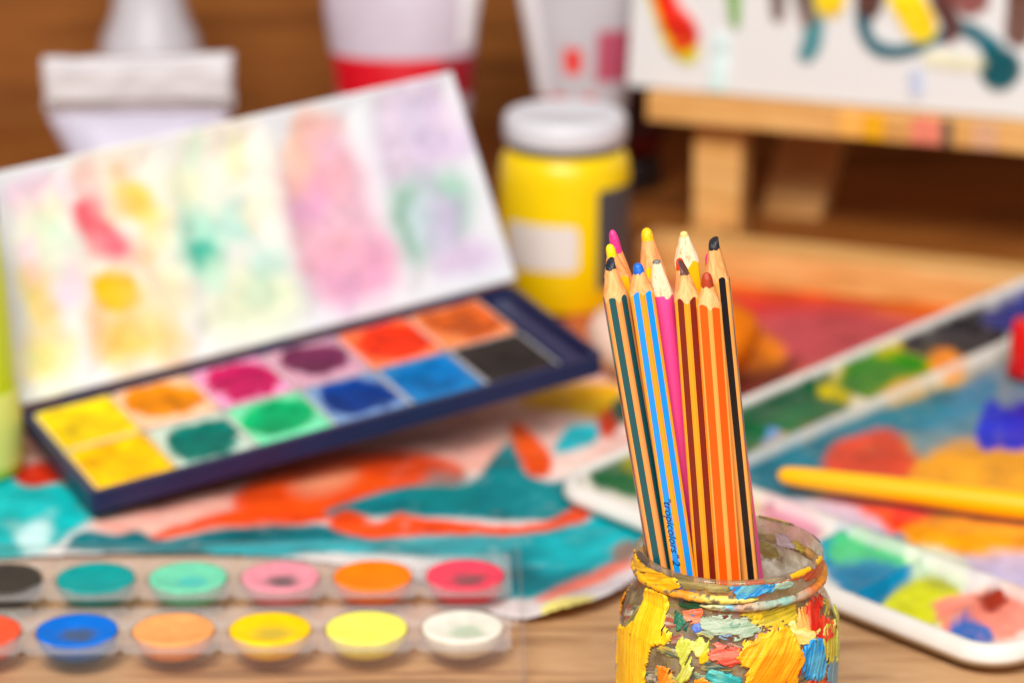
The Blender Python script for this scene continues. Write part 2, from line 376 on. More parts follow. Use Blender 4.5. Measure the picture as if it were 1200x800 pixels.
# ------------------------------------------------------------------ navy watercolour box with its stained lid
def frame(o, yaw, pt, rl):
    return Matrix.Translation(o) @ Matrix.Rotation(yaw, 4, 'Z') @ Matrix.Rotation(pt, 4, 'X') @ Matrix.Rotation(rl, 4, 'Y')
BL, BW, BH = 0.2228, 0.0856, 0.0085
BM = frame((-0.1605, 1.0648, 0.016), math.radians(26.96), math.radians(4.90), math.radians(-6.17))
bx = thing('paint_box', 'open navy watercolour box with twelve paint pans and a stained white lid', 'paint box'); bx.matrix_world = BM
def tray_bm(L_, W_, H_, wall, floor, r=0.004):
    bm = bmesh.new()
    bmesh.ops.create_cube(bm, size=1)
    for v in bm.verts: v.co = Vector(((v.co.x+.5)*L_, (v.co.y+.5)*W_, (v.co.z-.5)*H_))
    bmesh.ops.bevel(bm, geom=[e for e in bm.edges if abs(e.verts[0].co.z-e.verts[1].co.z) > 1e-4], offset=r, segments=4, affect='EDGES', profile=0.5)
    top = max(bm.faces, key=lambda f: f.calc_center_median().z+f.normal.z)
    bmesh.ops.inset_region(bm, faces=[top], thickness=wall)
    top = [f for f in bm.faces if f.normal.z > .9 and abs(f.calc_center_median().z) < 1e-5 and abs(f.calc_center_median().x-L_/2) < .001 and abs(f.calc_center_median().y-W_/2) < .001][0]
    r_ = bmesh.ops.extrude_discrete_faces(bm, faces=[top])
    for v in r_['faces'][0].verts: v.co.z -= floor
    return bm
bm_obj('tray', tray_bm(BL, BW, BH, 0.0028, 0.007), M_NAVY, bx)
# ridge between the two rows of pans, and the brush rest on the right
box('ridge', (0.006, 0.0418, -0.0068), (0.2050, 0.0432, -0.0016), M_NAVY, bx, 0.0008)
box('brush_rest', (0.2085, 0.006, -0.0068), (0.2185, 0.0796, -0.0022), M_NAVY, bx, 0.0012)
SEEDC = [0.0]
def cake(name, L_, W_, c, edge, parent, loc, z0, wear, n=26):
    SEEDC[0] += 7.31; xs = np.linspace(0, 1, n); X, Y = np.meshgrid(xs, xs, indexing='ij')
    e = np.minimum(np.minimum(X, 1-X)*L_, np.minimum(Y, 1-Y)*W_)
    rr = np.hypot((X-.5)/.46, (Y-.46)/.46)+(fbm(X*3+SEEDC[0], Y*3+SEEDC[0]*.7)-.5)*.85
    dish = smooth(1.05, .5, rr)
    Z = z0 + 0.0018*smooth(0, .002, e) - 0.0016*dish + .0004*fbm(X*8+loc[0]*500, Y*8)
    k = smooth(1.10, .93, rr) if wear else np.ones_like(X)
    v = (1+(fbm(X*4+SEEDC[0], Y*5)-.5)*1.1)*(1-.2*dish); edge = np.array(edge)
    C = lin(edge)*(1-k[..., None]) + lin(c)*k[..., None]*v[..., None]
    P = np.stack([loc[0]+X*L_, loc[1]+Y*W_, Z], -1)
    return slab_grid(name, P, (0, 0, 1), 0.004, M_CAKE, parent, colors=np.clip(C, 0, .95).reshape(-1, 3))
back = [((250, 208, 8), (250, 214, 60)), ((240, 140, 8), (246, 190, 150)), ((200, 18, 92), (232, 150, 190)), ((112, 40, 76), (206, 150, 170)), ((244, 52, 6), (248, 110, 60)), ((206, 88, 24), (236, 130, 70))]
front = [((252, 186, 4), (253, 200, 40)), ((0, 118, 104), (200, 214, 196)), ((0, 166, 98), (120, 220, 168)), ((2, 58, 140), (120, 150, 190)), ((0, 112, 182), (30, 120, 180)), ((50, 42, 38), (60, 66, 74))]
PW = 0.0331
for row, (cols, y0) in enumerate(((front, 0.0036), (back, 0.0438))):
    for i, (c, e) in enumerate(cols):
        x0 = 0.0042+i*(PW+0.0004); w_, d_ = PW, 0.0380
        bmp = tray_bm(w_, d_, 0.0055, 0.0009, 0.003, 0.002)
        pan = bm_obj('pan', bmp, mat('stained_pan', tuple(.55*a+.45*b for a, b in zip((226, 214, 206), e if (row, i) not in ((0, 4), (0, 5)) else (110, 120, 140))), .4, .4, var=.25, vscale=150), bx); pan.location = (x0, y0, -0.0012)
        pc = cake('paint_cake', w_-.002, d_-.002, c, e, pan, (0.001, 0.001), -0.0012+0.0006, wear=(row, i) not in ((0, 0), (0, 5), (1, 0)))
# lid: corners read on its own plane, which leans back from the hinge
a_ = math.radians(68.2)
lid_o = np.array(BM @ Vector((0, BW+0.001, 0))); upv = np.array(BM.to_3x3() @ Vector((0, math.cos(a_), math.sin(a_)))); xv = np.array(BM.to_3x3() @ Vector((1, 0, 0)))
ln = np.cross(xv, upv); ln /= np.linalg.norm(ln)          # faces the viewer
if ln[1] > 0: ln = -ln
cs = [at_plane(u, v, lid_o, ln) for u, v in ((19, 476), (605, 327), (529, 84), (-8, 203))]
nx, ny = 150, 80
S, T = np.meshgrid(np.linspace(0, 1, nx), np.linspace(0, 1, ny), indexing='ij')
P = ((1-S)*(1-T))[..., None]*cs[0] + (S*(1-T))[..., None]*cs[1] + (S*T)[..., None]*cs[2] + ((1-S)*T)[..., None]*cs[3]
pix = proj_np(P).reshape(-1, 2)
bounds = [0.0, 0.14, 0.345, 0.565, 0.785, 1.0]
hgt = np.full(S.shape, 0.0)
for k in range(5):
    s0, s1 = bounds[k]+.012, bounds[k+1]-.012
    dd = np.minimum(np.minimum(S-s0, s1-S)*0.21, np.minimum(T-.05, .95-T)*0.095)
    hgt = np.minimum(hgt, -0.0019*smooth(-0.002, 0.008, dd))
lip = np.minimum(np.minimum(S, 1-S)*.21, np.minimum(T, 1-T)*.095)
hgt = hgt + 0.0007*smooth(0.004, 0.001, lip)
P = P + hgt[..., None]*ln
LW = [
 ([(25, 215), (75, 215), (70, 250), (20, 245)], (236, 196, 228), 12, .7),
 ([(20, 250), (70, 250), (85, 440), (40, 460)], (240, 236, 200), 16, .45),
 ([(66, 230), (84, 300), (80, 340), (64, 290)], (206, 232, 214), 10, .7),
 ([(28, 320), (44, 312), (60, 360), (44, 374)], (238, 216, 110), 8, .8),
 ([(30, 400), (80, 395), (80, 430), (34, 440)], (244, 226, 170), 12, .7),
 ([(85, 200), (190, 185), (215, 410), (130, 440)], (250, 234, 204), 16, .45),
 ([(92, 250), (108, 238), (130, 260), (150, 290), (140, 302), (112, 290)], (240, 120, 138), 10, .95),
 ([(95, 244), (112, 250), (122, 270), (106, 262)], (228, 70, 100), 7, .9),
 ([(145, 225), (165, 222), (184, 256), (170, 258)], (252, 214, 70), 7, .85),
 ([(108, 336), (130, 322), (156, 330), (156, 360), (128, 362)], (250, 196, 10), 5, 1),
 ([(130, 380), (175, 370), (200, 400), (150, 422), (128, 415)], (250, 206, 110), 14, .9),
 ([(180, 330), (210, 320), (215, 360), (190, 372)], (226, 214, 170), 12, .6),
 ([(205, 180), (310, 160), (345, 385), (235, 410)], (240, 242, 222), 18, .5),
 ([(212, 250), (250, 250), (262, 290), (240, 318), (214, 300)], (184, 228, 208), 14, .9),
 ([(226, 290), (244, 284), (252, 304), (236, 314)], (84, 196, 174), 7, .9),
 ([(215, 165), (300, 150), (330, 260), (240, 245)], (250, 232, 216), 14, .5),
 ([(270, 330), (330, 320), (340, 370), (250, 385)], (224, 234, 190), 16, .55),
 ([(340, 170), (360, 135), (395, 150), (372, 190), (345, 225)], (244, 200, 172), 12, .9),
 ([(340, 200), (400, 170), (440, 250), (460, 320), (440, 345), (380, 350), (345, 260)], (238, 196, 210), 16, .9),
 ([(372, 300), (440, 285), (455, 330), (390, 350)], (230, 178, 204), 14, .7),
 ([(344, 220), (372, 200), (380, 250), (352, 262)], (226, 170, 204), 10, .6),
 ([(445, 125), (510, 105), (540, 180), (460, 215)], (228, 212, 228), 14, .85),
 ([(468, 225), (500, 205), (545, 215), (540, 270), (490, 300), (470, 270)], (172, 208, 190), 13, .95),
 ([(490, 250), (520, 240), (525, 275), (495, 285)], (214, 230, 232), 8, .8),
 ([(530, 290), (560, 285), (575, 310), (520, 318)], (216, 196, 222), 10, .7),
]
rl = random.Random(5)
cols5 = [[(238, 226, 140), (214, 232, 196), (240, 196, 226), (246, 214, 150)], [(252, 220, 120), (248, 200, 140), (246, 170, 170), (250, 226, 180)], [(196, 230, 206), (250, 222, 196), (226, 234, 176), (178, 226, 214)], [(236, 176, 202), (244, 204, 180), (224, 182, 216), (238, 190, 196)], [(214, 200, 226), (178, 208, 192), (222, 214, 232), (206, 216, 226)]]
for kx, (u0, u1, v0, v1) in enumerate(((25, 78, 230, 440), (95, 195, 205, 420), (215, 325, 175, 385), (350, 450, 150, 345), (470, 560, 115, 310))):
    for q in range(11):
        t_ = rl.random(); cx_ = u0+rl.random()*(u1-u0)+(t_-.5)*26; cy_ = v0+t_*(v1-v0); r1, r2 = rl.uniform(8, 20), rl.uniform(12, 34)
        LW.append(([(cx_+math.cos(a)*r1*rl.uniform(.6, 1.3), cy_+math.sin(a)*r2*rl.uniform(.6, 1.3)) for a in np.linspace(0, 5.4, 7)], rl.choice(cols5[kx]), 9, rl.uniform(.3, .65)))
C, cov = paint_layers(pix, LW, (230, 231, 234), 9, .022, 4, 1.3, .26, (.05, .05))
C = C**1.35*.95
lid = slab_grid('lid', P, ln, 0.0022, M_WASH, bx, colors=C, local=BM)
for s in (0.12, 0.5, 0.88):
    hb = lathe('hinge', [(0.0016, -0.008), (0.0016, 0.008)], M_NAVY, bx, 12, Matrix.Translation((BL*s, BW+0.0012, -0.0012)) @ Matrix.Rotation(math.pi/2, 4, 'Y'))

# round sponge that carries the raised corner of the box
sp_c = at_z(800, 452, 0.0)
def spongefn(V):
    n = fbm(V[:, 0]*60+3, V[:, 1]*60+V[:, 2]*40, 4)-.5; r = np.linalg.norm(V-[0, 0, .019], axis=1, keepdims=True)+1e-9
    return V + (V-[0, 0, .019])/r*n[:, None]*.0035
def spongecol(V, prof, seg):
    t = smooth(-.012, .016, V[:, 0]+(fbm(V[:, 1]*70, V[:, 2]*70)-.5)*.02)[:, None]
    return lin((244, 206, 184))*(1-t)+lin((240, 122, 10))*t
sg = lathe('sponge', [(0.0005, 0.0), (0.024, 0.0008), (0.035, 0.008), (0.038, 0.018), (0.035, 0.025), (0.024, 0.030), (0.0005, 0.032)], mat_attr('sponge_foam', .85, .1, .6, 500, .1), None, 48, None, False, spongefn, spongecol)
sg.location = (sp_c[0]-0.004, sp_c[1]+0.01, 0.0032); tag(sg, 'round sponge, pale pink and stained orange, behind the pencils', 'sponge')

# ------------------------------------------------------------------ clear plastic tray of round paint pans, in front on the left
fa = at_z(90, 736, 0.014); fb = at_z(540, 731, 0.014); ba = at_z(110, 674, 0.014); bb = at_z(545, 671, 0.014)
cyaw = math.atan2((fb-fa)[1]+(bb-ba)[1], (fb-fa)[0]+(bb-ba)[0])
ex = np.array([math.cos(cyaw), math.sin(cyaw), 0]); ey = np.array([-math.sin(cyaw), math.cos(cyaw), 0])
pitch_c = (np.linalg.norm(fb-fa)+np.linalg.norm(bb-ba))/8
rowgap = float(np.dot((ba+bb)/2-(fa+fb)/2, ey)); off = float(np.dot((ba+bb)/2-(fa+fb)/2, ex))
CT = thing('paint_palette', 'clear plastic tray with two rows of round watercolour pans on the bare table', 'paint tray')
o0 = fa - ex*pitch_c; CT.location = (o0[0], o0[1], 0.0); CT.rotation_euler = (0, 0, cyaw); TZ = 0.014
RC = 0.0142; hx = pitch_c/2; hy = 0.0196
def plate_cell(cx, cy, z, parent, n=40):
    V = []; Fc = []
    for k in range(n):
        t = 2*math.pi*k/n; c, s = math.cos(t), math.sin(t); sc = 1/max(abs(c)/hx, abs(s)/hy)
        V += [(cx+c*(RC+.0008), cy+s*(RC+.0008), z), (cx+c*sc, cy+s*sc, z), (cx+c*(RC+.0008), cy+s*(RC+.0008), z-.0012), (cx+c*sc, cy+s*sc, z-.0012)]
    for k in range(n):
        a = 4*k; b = 4*((k+1) % n)
        Fc += [(a, a+1, b+1, b), (a+2, b+2, b+3, a+3), (a, b, b+2, a+2), (a+1, a+3, b+3, b+1)]
    return mesh('plate', V, Fc, M_CLEAR, parent, False)
fcol = [((232, 84, 52), None), ((0, 104, 200), (76, 88, 104)), ((240, 160, 92), None), ((252, 200, 4), (196, 168, 60)), ((246, 236, 96), None), ((232, 224, 206), (176, 190, 160))]
bcol = [((60, 54, 50), None), ((0, 150, 146), None), ((112, 206, 166), (70, 186, 178)), ((230, 142, 154), (80, 80, 78)), ((254, 124, 0), None), ((238, 70, 92), (120, 84, 84))]
def pan_paint(c, w_, parent, cx, cy, z, seed):
    n = 44; prof = [(0.0001, z-.0105), (0.006, z-.0102), (0.0105, z-.0085), (0.0130, z-.0055), (0.0139, z-.002), (0.0138, z-.0008)]
    top = [(0.0130, z-.0006), (0.011, z-.0009), (0.0085, z-.0013), (0.006, z-.0016), (0.003, z-.0017), (0.0001, z-.0017)]
    def col(V, prof_, seg):
        V = V-np.array([cx, cy, 0]); r = np.hypot(V[:, 0], V[:, 1])
        v = 1+(fbm(V[:, 0]*300+seed*9, V[:, 1]*300)-.5)*.35
        C = lin(c)[None]*v[:, None]
        if w_ is not None:
            q = np.hypot(V[:, 0]-.001, (V[:, 1]+.0035))/0.0062+(fbm(V[:, 0]*250+seed, V[:, 1]*250)-.5)*.9
            k = .85*smooth(1.35, .55, q)*(V[:, 2] > z-.004)*(r < .012); C = C*(1-k[:, None])+lin(w_)*k[:, None]
        return np.clip(C, 0, .95)
    return lathe('paint', prof+top, M_CAKE, parent, n, Matrix.Translation((cx, cy, 0)), False, None, col)
for row, cols in enumerate((fcol, bcol)):
    for i, (c, w_) in enumerate(cols):
        cx = i*pitch_c + (off if row else 0); cy = rowgap if row else 0
        plate_cell(cx, cy, TZ, CT)
        cup = lathe('well', [(0.0001, TZ-.0125), (0.007, TZ-.0120), (0.0120, TZ-.0100), (0.0146, TZ-.006), (0.0152, TZ-.001), (0.0156, TZ+.0003)], M_CLEAR, CT, 40, Matrix.Translation((cx, cy, 0)), cap=False)
        pan_paint(c, w_, cup, cx, cy, TZ+.0004, row*10+i)
xl, xr = -hx-.002, 5*pitch_c+hx+max(off, 0)+.002; yf, yb = -hy-.001, rowgap+hy+.001
box('rib', (xl, hy+.0004, 0.0045), (xr, rowgap-hy-.0004, 0.006), M_CLEAR, CT, .0003)
box('front_wall', (xl, yf-.0014, 0), (xr, yf, TZ-.001), M_CLEAR, CT, .0004)
box('back_wall', (xl, yb, 0), (xr, yb+.0014, TZ+.004), M_CLEAR, CT, .0004)
box('end_wall', (xr+.0002, yf, 0), (xr+.0016, yb, TZ+.005), M_CLEAR, CT, .0004)
box('end_wall', (xl-.0016, yf, 0), (xl-.0002, yb, TZ+.005), M_CLEAR, CT, .0004)

# ------------------------------------------------------------------ large white palette on the right
PO = at_z(636, 562, .010); ua = math.radians(44.6); va = math.radians(-49.0)
U = np.array([math.cos(ua), math.sin(ua), 0]); Vv = np.array([math.cos(va), math.sin(va), 0]); PLu, PLv = 0.47, 0.232
PZ = 0.0035; RIM = 0.0105; TLT = 0.056     # the far end rests on the easel's crossbar
n1, n2 = 300, 160
S, T = np.meshgrid(np.linspace(0, PLu, n1), np.linspace(0, PLv, n2), indexing='ij')
def rr_sd(S, T, r=0.020):
    qx = np.abs(S-PLu/2)-(PLu/2-r); qy = np.abs(T-PLv/2)-(PLv/2-r)
    return -(np.hypot(np.maximum(qx, 0), np.maximum(qy, 0))+np.minimum(np.maximum(qx, qy), 0)-r)
sd_ = rr_sd(S, T)
rim = smooth(0.0085, 0.0052, sd_)
t1, s2 = 0.0455, 0.0500
rib1 = smooth(0.0042, 0.0016, np.abs(T-t1))*smooth(0, .002, sd_)
rib2 = smooth(0.0042, 0.0016, np.abs(S-s2))*smooth(t1-.002, t1, T)
div = np.zeros_like(S)
for k in range(1, 9): div = np.maximum(div, smooth(.0026, .0010, np.abs(S-(s2+.0005)*k))*(T < t1))
for k in range(1, 5): div = np.maximum(div, smooth(.0026, .0010, np.abs(T-(t1+.0375*k)))*(S < s2))
H = np.maximum.reduce([rim, rib1*.85, rib2*.85, div*.6])
LP = [
 ([(690, 556), (735, 528), (770, 530), (840, 560), (790, 572), (730, 572)], (0, 92, 44), 4, 1),
 ([(726, 536), (744, 522), (760, 530), (740, 546)], (150, 140, 20), 5, .8),
 ([(780, 530), (860, 484), (955, 440), (990, 462), (975, 490), (910, 518), (830, 548)], (0, 84, 48), 5, 1),
 ([(880, 510), (930, 478), (960, 478), (900, 515)], (10, 104, 50), 9, .7),
 ([(968, 452), (1020, 412), (1080, 402), (1128, 424), (1080, 440), (1030, 458), (985, 464)], (196, 172, 10), 5, 1),
 ([(990, 444), (1010, 424), (1080, 426), (1040, 452), (1000, 456)], (46, 124, 14), 5, 1),
 ([(1062, 402), (1128, 368), (1168, 376), (1180, 392), (1124, 416)], (40, 34, 38), 3, 1),
 ([(1160, 372), (1200, 346), (1260, 350), (1230, 382), (1190, 386)], (6, 26, 116), 4, 1),
 ([(1094, 424), (1118, 414), (1128, 428), (1110, 442)], (250, 140, 10), 4, 1),
 ([(1040, 460), (1066, 448), (1072, 460), (1050, 470)], (232, 168, 40), 4, .9),
 ([(898, 520), (910, 508), (920, 520), (908, 530)], (80, 150, 220), 3, .9),
 ([(860, 610), (880, 540), (960, 504), (1060, 470), (1140, 440), (1260, 400), (1400, 500), (1400, 760), (1190, 690), (1040, 640), (930, 590)], (206, 160, 40), 8, 1),
 ([(866, 560), (960, 510), (1080, 468), (1160, 444), (1150, 470), (1090, 500), (1000, 520), (980, 560), (920, 586)], (0, 112, 130), 6, 1),
 ([(1140, 440), (1230, 410), (1260, 470), (1160, 480), (1120, 500)], (60, 116, 150), 10, .8),
 ([(1080, 500), (1150, 476), (1170, 500), (1120, 540), (1080, 530)], (40, 124, 150), 9, .8),
 ([(970, 560), (985, 520), (1040, 510), (1075, 540), (1090, 580), (1050, 600), (990, 605)], (216, 62, 24), 6, 1),
 ([(980, 590), (1060, 580), (1108, 595), (1090, 620), (1050, 640), (1000, 616), (950, 604)], (242, 76, 10), 6, 1),
 ([(1060, 590), (1110, 592), (1080, 616), (1050, 610)], (236, 40, 14), 5, .9),
 ([(1076, 560), (1130, 520), (1260, 530), (1260, 640), (1150, 660), (1060, 636), (1100, 600)], (240, 158, 8), 7, 1),
 ([(1148, 516), (1160, 474), (1180, 482), (1230, 470), (1260, 500), (1220, 520), (1170, 514)], (0, 32, 190), 3, 1),
 ([(930, 590), (1000, 600), (1060, 640), (1150, 664), (1230, 690), (1160, 684), (1040, 640), (960, 612)], (196, 190, 210), 6, .9),
 ([(1130, 664), (1180, 650), (1230, 660), (1210, 686), (1160, 680)], (190, 176, 208), 8, .9),
 ([(880, 584), (930, 596), (985, 620), (960, 640), (920, 630), (890, 606)], (214, 200, 178), 6, .6),
 ([(900, 590), (930, 600), (955, 622), (930, 640), (900, 622)], (200, 110, 140), 5, .8),
 ([(968, 640), (1000, 622), (1060, 636), (1090, 660), (1070, 684), (1030, 702), (990, 690), (965, 660)], (0, 124, 164), 4, 1),
 ([(975, 650), (1000, 628), (1080, 650), (1072, 662), (1010, 648)], (80, 190, 110), 5, .9),
 ([(1070, 650), (1100, 648), (1130, 672), (1110, 690), (1080, 680)], (210, 224, 180), 6, .8),
 ([(1036, 706), (1080, 682), (1112, 686), (1124, 700), (1100, 732), (1060, 720)], (200, 200, 4), 4, 1),
 ([(1100, 716), (1140, 700), (1196, 706), (1222, 716), (1180, 742), (1120, 744)], (236, 132, 110), 5, 1),
 ([(1118, 740), (1136, 728), (1160, 746), (1130, 752)], (40, 96, 170), 4, 1),
 ([(1150, 706), (1162, 696), (1172, 706), (1160, 712)], (140, 40, 20), 3, 1),
]
r0 = .020; sx = S-PLu/2; ty_ = T-PLv/2
qx = np.maximum(np.abs(sx)-(PLu/2-r0), 0); qy = np.maximum(np.abs(ty_)-(PLv/2-r0), 0); mx_ = np.maximum(qx, qy); qq = np.maximum(np.hypot(qx, qy), 1e-9)
S = PLu/2+np.sign(sx)*(np.minimum(np.abs(sx), PLu/2-r0)+qx*mx_/qq); T = PLv/2+np.sign(ty_)*(np.minimum(np.abs(ty_), PLv/2-r0)+qy*mx_/qq)
sd_ = np.maximum(rr_sd(S, T), 0); rim = smooth(0.0085, 0.0052, sd_)
rib1 = smooth(0.0042, 0.0016, np.abs(T-t1))*smooth(0, .002, sd_); rib2 = smooth(0.0042, 0.0016, np.abs(S-s2))*smooth(t1-.002, t1, T)
H = np.maximum.reduce([rim, rib1*.85, rib2*.85, div*.6])
P = PO*np.array([1, 1, 0]) + S[..., None]*U + T[..., None]*Vv
Pz = P.copy(); Pz[..., 2] = PZ+.003+S*TLT
C, cov = paint_layers(proj_np(Pz).reshape(-1, 2), LP, (222, 212, 196), 10, .032, 6, 1.3, .42, (.03, .06))
H2 = np.maximum(H, 0); cl = (1-smooth(.55, .9, H2).ravel()*.85)
rimclean = smooth(.25, .7, rim).ravel()
k = np.where(rimclean > 0, 1-rimclean, 1)*np.where((np.maximum(rib1, rib2) > .3).ravel(), .45, 1)
stain = fbm(S.ravel()*40, T.ravel()*40); k = np.clip(k + (stain > .66)*.35*rimclean, 0, 1)
C = lin((226, 218, 208))*(1-k[:, None]) + C*k[:, None]
Zs = PZ + .0022 + H*(RIM-.0055) + .0012*cov.reshape(S.shape)*k.reshape(S.shape)*fbm(S*120, T*120)
P[..., 2] = Zs + S*TLT - .004*smooth(.0022, 0, sd_)
pc_ = PO.copy(); pc_[2] = 0
sc = np.minimum.reduce([sd_[:-1, :-1], sd_[1:, :-1], sd_[:-1, 1:], sd_[1:, 1:]])
# orientation of the grid (S x T) points down for this frame, so flip T for upward normals
Pf = (P-pc_)[:, ::-1]; Cf = C.reshape(n1, n2, 3)[:, ::-1].reshape(-1, 3)
pal = slab_grid('palette', Pf, (0, 0, 1), 0.0026, M_ENAMEL, None, colors=Cf)
pal.location = pc_; tag(pal, 'large white rectangular palette smeared with mixed paint, right of the jar', 'palette')

# ------------------------------------------------------------------ paintbrush lying over the palette, red cap at the right edge
def pal_z(u, v, h):
    z = h
    for _ in range(8):
        q = at_z(u, v, z)-PO; q[2] = 0; det = U[0]*Vv[1]-U[1]*Vv[0]; z = h+TLT*(q[0]*Vv[1]-q[1]*Vv[0])/det
    return at_z(u, v, z)
hA = pal_z(914, 556, RIM+.0055); hB = pal_z(1200, 592, RIM+.0055)
dv = Vector(hB-hA); dist = dv.length; dv.normalize()
BMx = Matrix.Translation(hA) @ dv.to_track_quat('Z', 'X').to_matrix().to_4x4()
br = thing('paintbrush', 'yellow handle of a brush lying across the paint smeared palette', 'paintbrush'); br.matrix_world = BMx
M_YEL = mat('yellow_lacquer', (252, 178, 0), 0.38, 0.35)
lathe('handle', [(0.0002, -0.0008), (0.0016, -0.0004), (0.0030, .0012), (0.0036, .004), (0.0040, .010), (0.0046, .04), (0.0052, .08), (0.0052, .11), (0.0040, .16), (0.0034, .175)], M_YEL, br, 32)
lathe('ferrule', [(0.0036, .1752), (0.0038, .177), (0.0036, .180), (0.0042, .20), (0.0040, .205)], mat('brass_ferrule', (200, 176, 120), .25, .5, 1.0), br, 32)
lathe('bristles', [(0.0038, .2055), (0.0048, .215), (0.0042, .228), (0.0016, .238), (0.0002, .240)], mat('bristle_hair', (120, 80, 44), .6, .3, bump=.6, bscale=900, stretch=(1, 1, .05)), br, 24)

rc = pal_z(1207, 438, .0078)
cap = thing('bottle_cap', 'bright red plastic cap standing on the far right of the palette', 'cap', (rc[0], rc[1], rc[2]))
lathe('shell', [(0.0088, 0), (0.0092, .0006), (0.0090, .012), (0.0084, .022), (0.0074, .0236), (0.0002, .024)], mat('red_plastic', (222, 8, 10), .3, .5), cap, 40,
      fn=lambda V: V*np.array([1, 1, 1])+np.stack([V[:, 0], V[:, 1], V[:, 2]*0], 1)*(.02*np.cos(np.arctan2(V[:, 1], V[:, 0])*20))[:, None])
lathe('collar', [(0.0094, -.0001), (0.0100, .0003), (0.0100, .0028), (0.0094, .0032)], mat('dark_red_plastic', (170, 6, 10), .35, .5), cap, 40)

# ------------------------------------------------------------------ lime bottle at the left edge
lb = at_z(-26, 556, .002)
BT = thing('squeeze_bottle', 'lime green plastic bottle cut off by the left edge of the picture', 'bottle', (lb[0], lb[1]+.004, .0025), (0, math.radians(-3.2), 0))
m_lime, nt, b_ = nmat('lime_plastic'); b_.inputs['Base Color'].default_value = L4((206, 224, 40)); b_.inputs['Roughness'].default_value = .3; b_.inputs['Subsurface Weight'].default_value = .3; b_.inputs['Subsurface Scale'].default_value = .01
m_pale = mat('pale_lime_label', (214, 214, 110), .45, .4)
lathe('body', [(0.0002, 0), (0.0170, 0), (0.0186, .0018), (0.0188, .080), (0.0180, .100), (0.0140, .112), (0.0086, .117), (0.0080, .124)], m_lime, BT, 48)
lathe('label', [(0.0190, .004), (0.01915, .0045), (0.01915, .034), (0.0190, .0345)], m_pale, BT, 48)
lathe('cap', [(0.0095, .1242), (0.0098, .125), (0.0092, .138), (0.0050, .146), (0.0030, .160), (0.0002, .161)], mat('lime_cap', (130, 200, 30), .35, .5), BT, 32)

# ------------------------------------------------------------------ upright paint tubes at the back
M_ALU = mat('grey_tube_foil', (218, 211, 212), .45, .4, .0, var=.05, bump=.1, bscale=120)
def paint_tube(label, cx, y, height, rbot, wtop, yaw, fold, body, band, bandz, capcol, extra=None, group='upright paint tubes at the back'):
    """stands on its cap, the crimped foil end up"""
    t = thing('paint_tube', label, 'paint tube', (cx, y, 0), (0, 0, yaw), group)
    capm = mat('tube_cap', capcol, .35, .5)
    lathe('cap', [(0.0002, 0), (0.017, 0), (0.0182, .001), (0.0172, .016), (0.0160, .0172), (0.0002, .0172)], capm, t, 36)
    n, sg_ = 70, 72; V = []; Fc = []; cols = []
    zs = np.concatenate([[.0174, .020, .026], np.linspace(.032, height-fold, n)])
    for i, z in enumerate(zs):
        k = np.clip((z-.032)/(height-fold-.032), 0, 1)
        if z < .03: rx = ry = {0: .009, 1: .016, 2: rbot*.93}[i]
        else:
            ry = rbot*(1-k**1.6)+.0016*k**1.6
            rx = rbot*(1-k)+wtop/2*k
        for j in range(sg_):
            a = 2*math.pi*j/sg_; d = 1+.22*(float(fbm(np.array(math.cos(a)*1.4+cx*90), np.array(z*28+math.sin(a)*1.4), 3))-.5)*(k if z > .03 else 0)
            V.append((rx*math.cos(a)*d, ry*math.sin(a)*d, z))
            c = lin(body)
            if bandz[0] <= z <= bandz[1]: c = lin(band)
            if extra is not None: c = extra(math.cos(a), math.sin(a), z, k, c)
            cols.append(c)
    for i in range(len(zs)-1):
        for j in range(sg_):
            a = i*sg_+j; b = i*sg_+(j+1) % sg_; Fc.append((a, b, b+sg_, a+sg_))
    Fc.append(tuple(range(sg_-1, -1, -1)))
    mesh('body', V, Fc, M_TUBE, t, True, colors=np.array(cols))
    def foil(name, hw, z0, z1, y, th):
        xs = np.linspace(-hw, hw, 40); zz = np.linspace(0, 1, 9); X, Zt = np.meshgrid(xs, zz, indexing='ij')
        wv_ = (fbm(X*60+cx*70, Zt*1.5+y*300, 3)-.5)
        Z = z0+(z1-z0)*Zt+wv_*.006*(Zt-.3)+X*.02*Zt; X2 = X*(1+.03*(fbm(Zt*5+cx*33, X*0+3)-.5)*2+.02*Zt)
        P_ = np.stack([X2, y+wv_*.007, Z], -1)
        return slab_grid(name, P_, (0, -1, 0), th, M_ALU, t)
    foil('crimp', wtop/2+.001, height-fold-.001, height, -.0030, .0055)
    foil('fold', wtop/2-.0005, height-fold+.004, height-.003, -.0064, .0022)
    return t
M_TUBE = mat_attr('printed_tube_foil', .33, .5, .1, 150, .04)
def yl(u, v, y): return float(at_y(u, v, y)[0])
def ex1(ca, sa, z, k, c):
    return lin((212, 204, 220)) if (sa < -.3 and -.55 < ca < .5 and k < .86) else c  # vertical lavender sheen painted into the colour of the tube's front
paint_tube('pale grey tube with a wide flat crimp, standing behind the left of the lid', yl(163, 100, 1.44), 1.44, .104, .030, .090, .05, .026, (200, 192, 208), (200, 192, 208), (0, 0), (230, 228, 228), ex1)
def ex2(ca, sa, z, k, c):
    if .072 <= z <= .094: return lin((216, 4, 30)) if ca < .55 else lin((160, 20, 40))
    if ca > .72 and z > .1: return lin((242, 236, 238))
    return c
paint_tube('lilac grey tube with a bright red band, standing behind the lid', yl(472, 60, 1.50), 1.50, .190, .0305, .092, .0, .014, (204, 188, 200), (216, 4, 30), (.072, .094), (200, 20, 30), ex2)
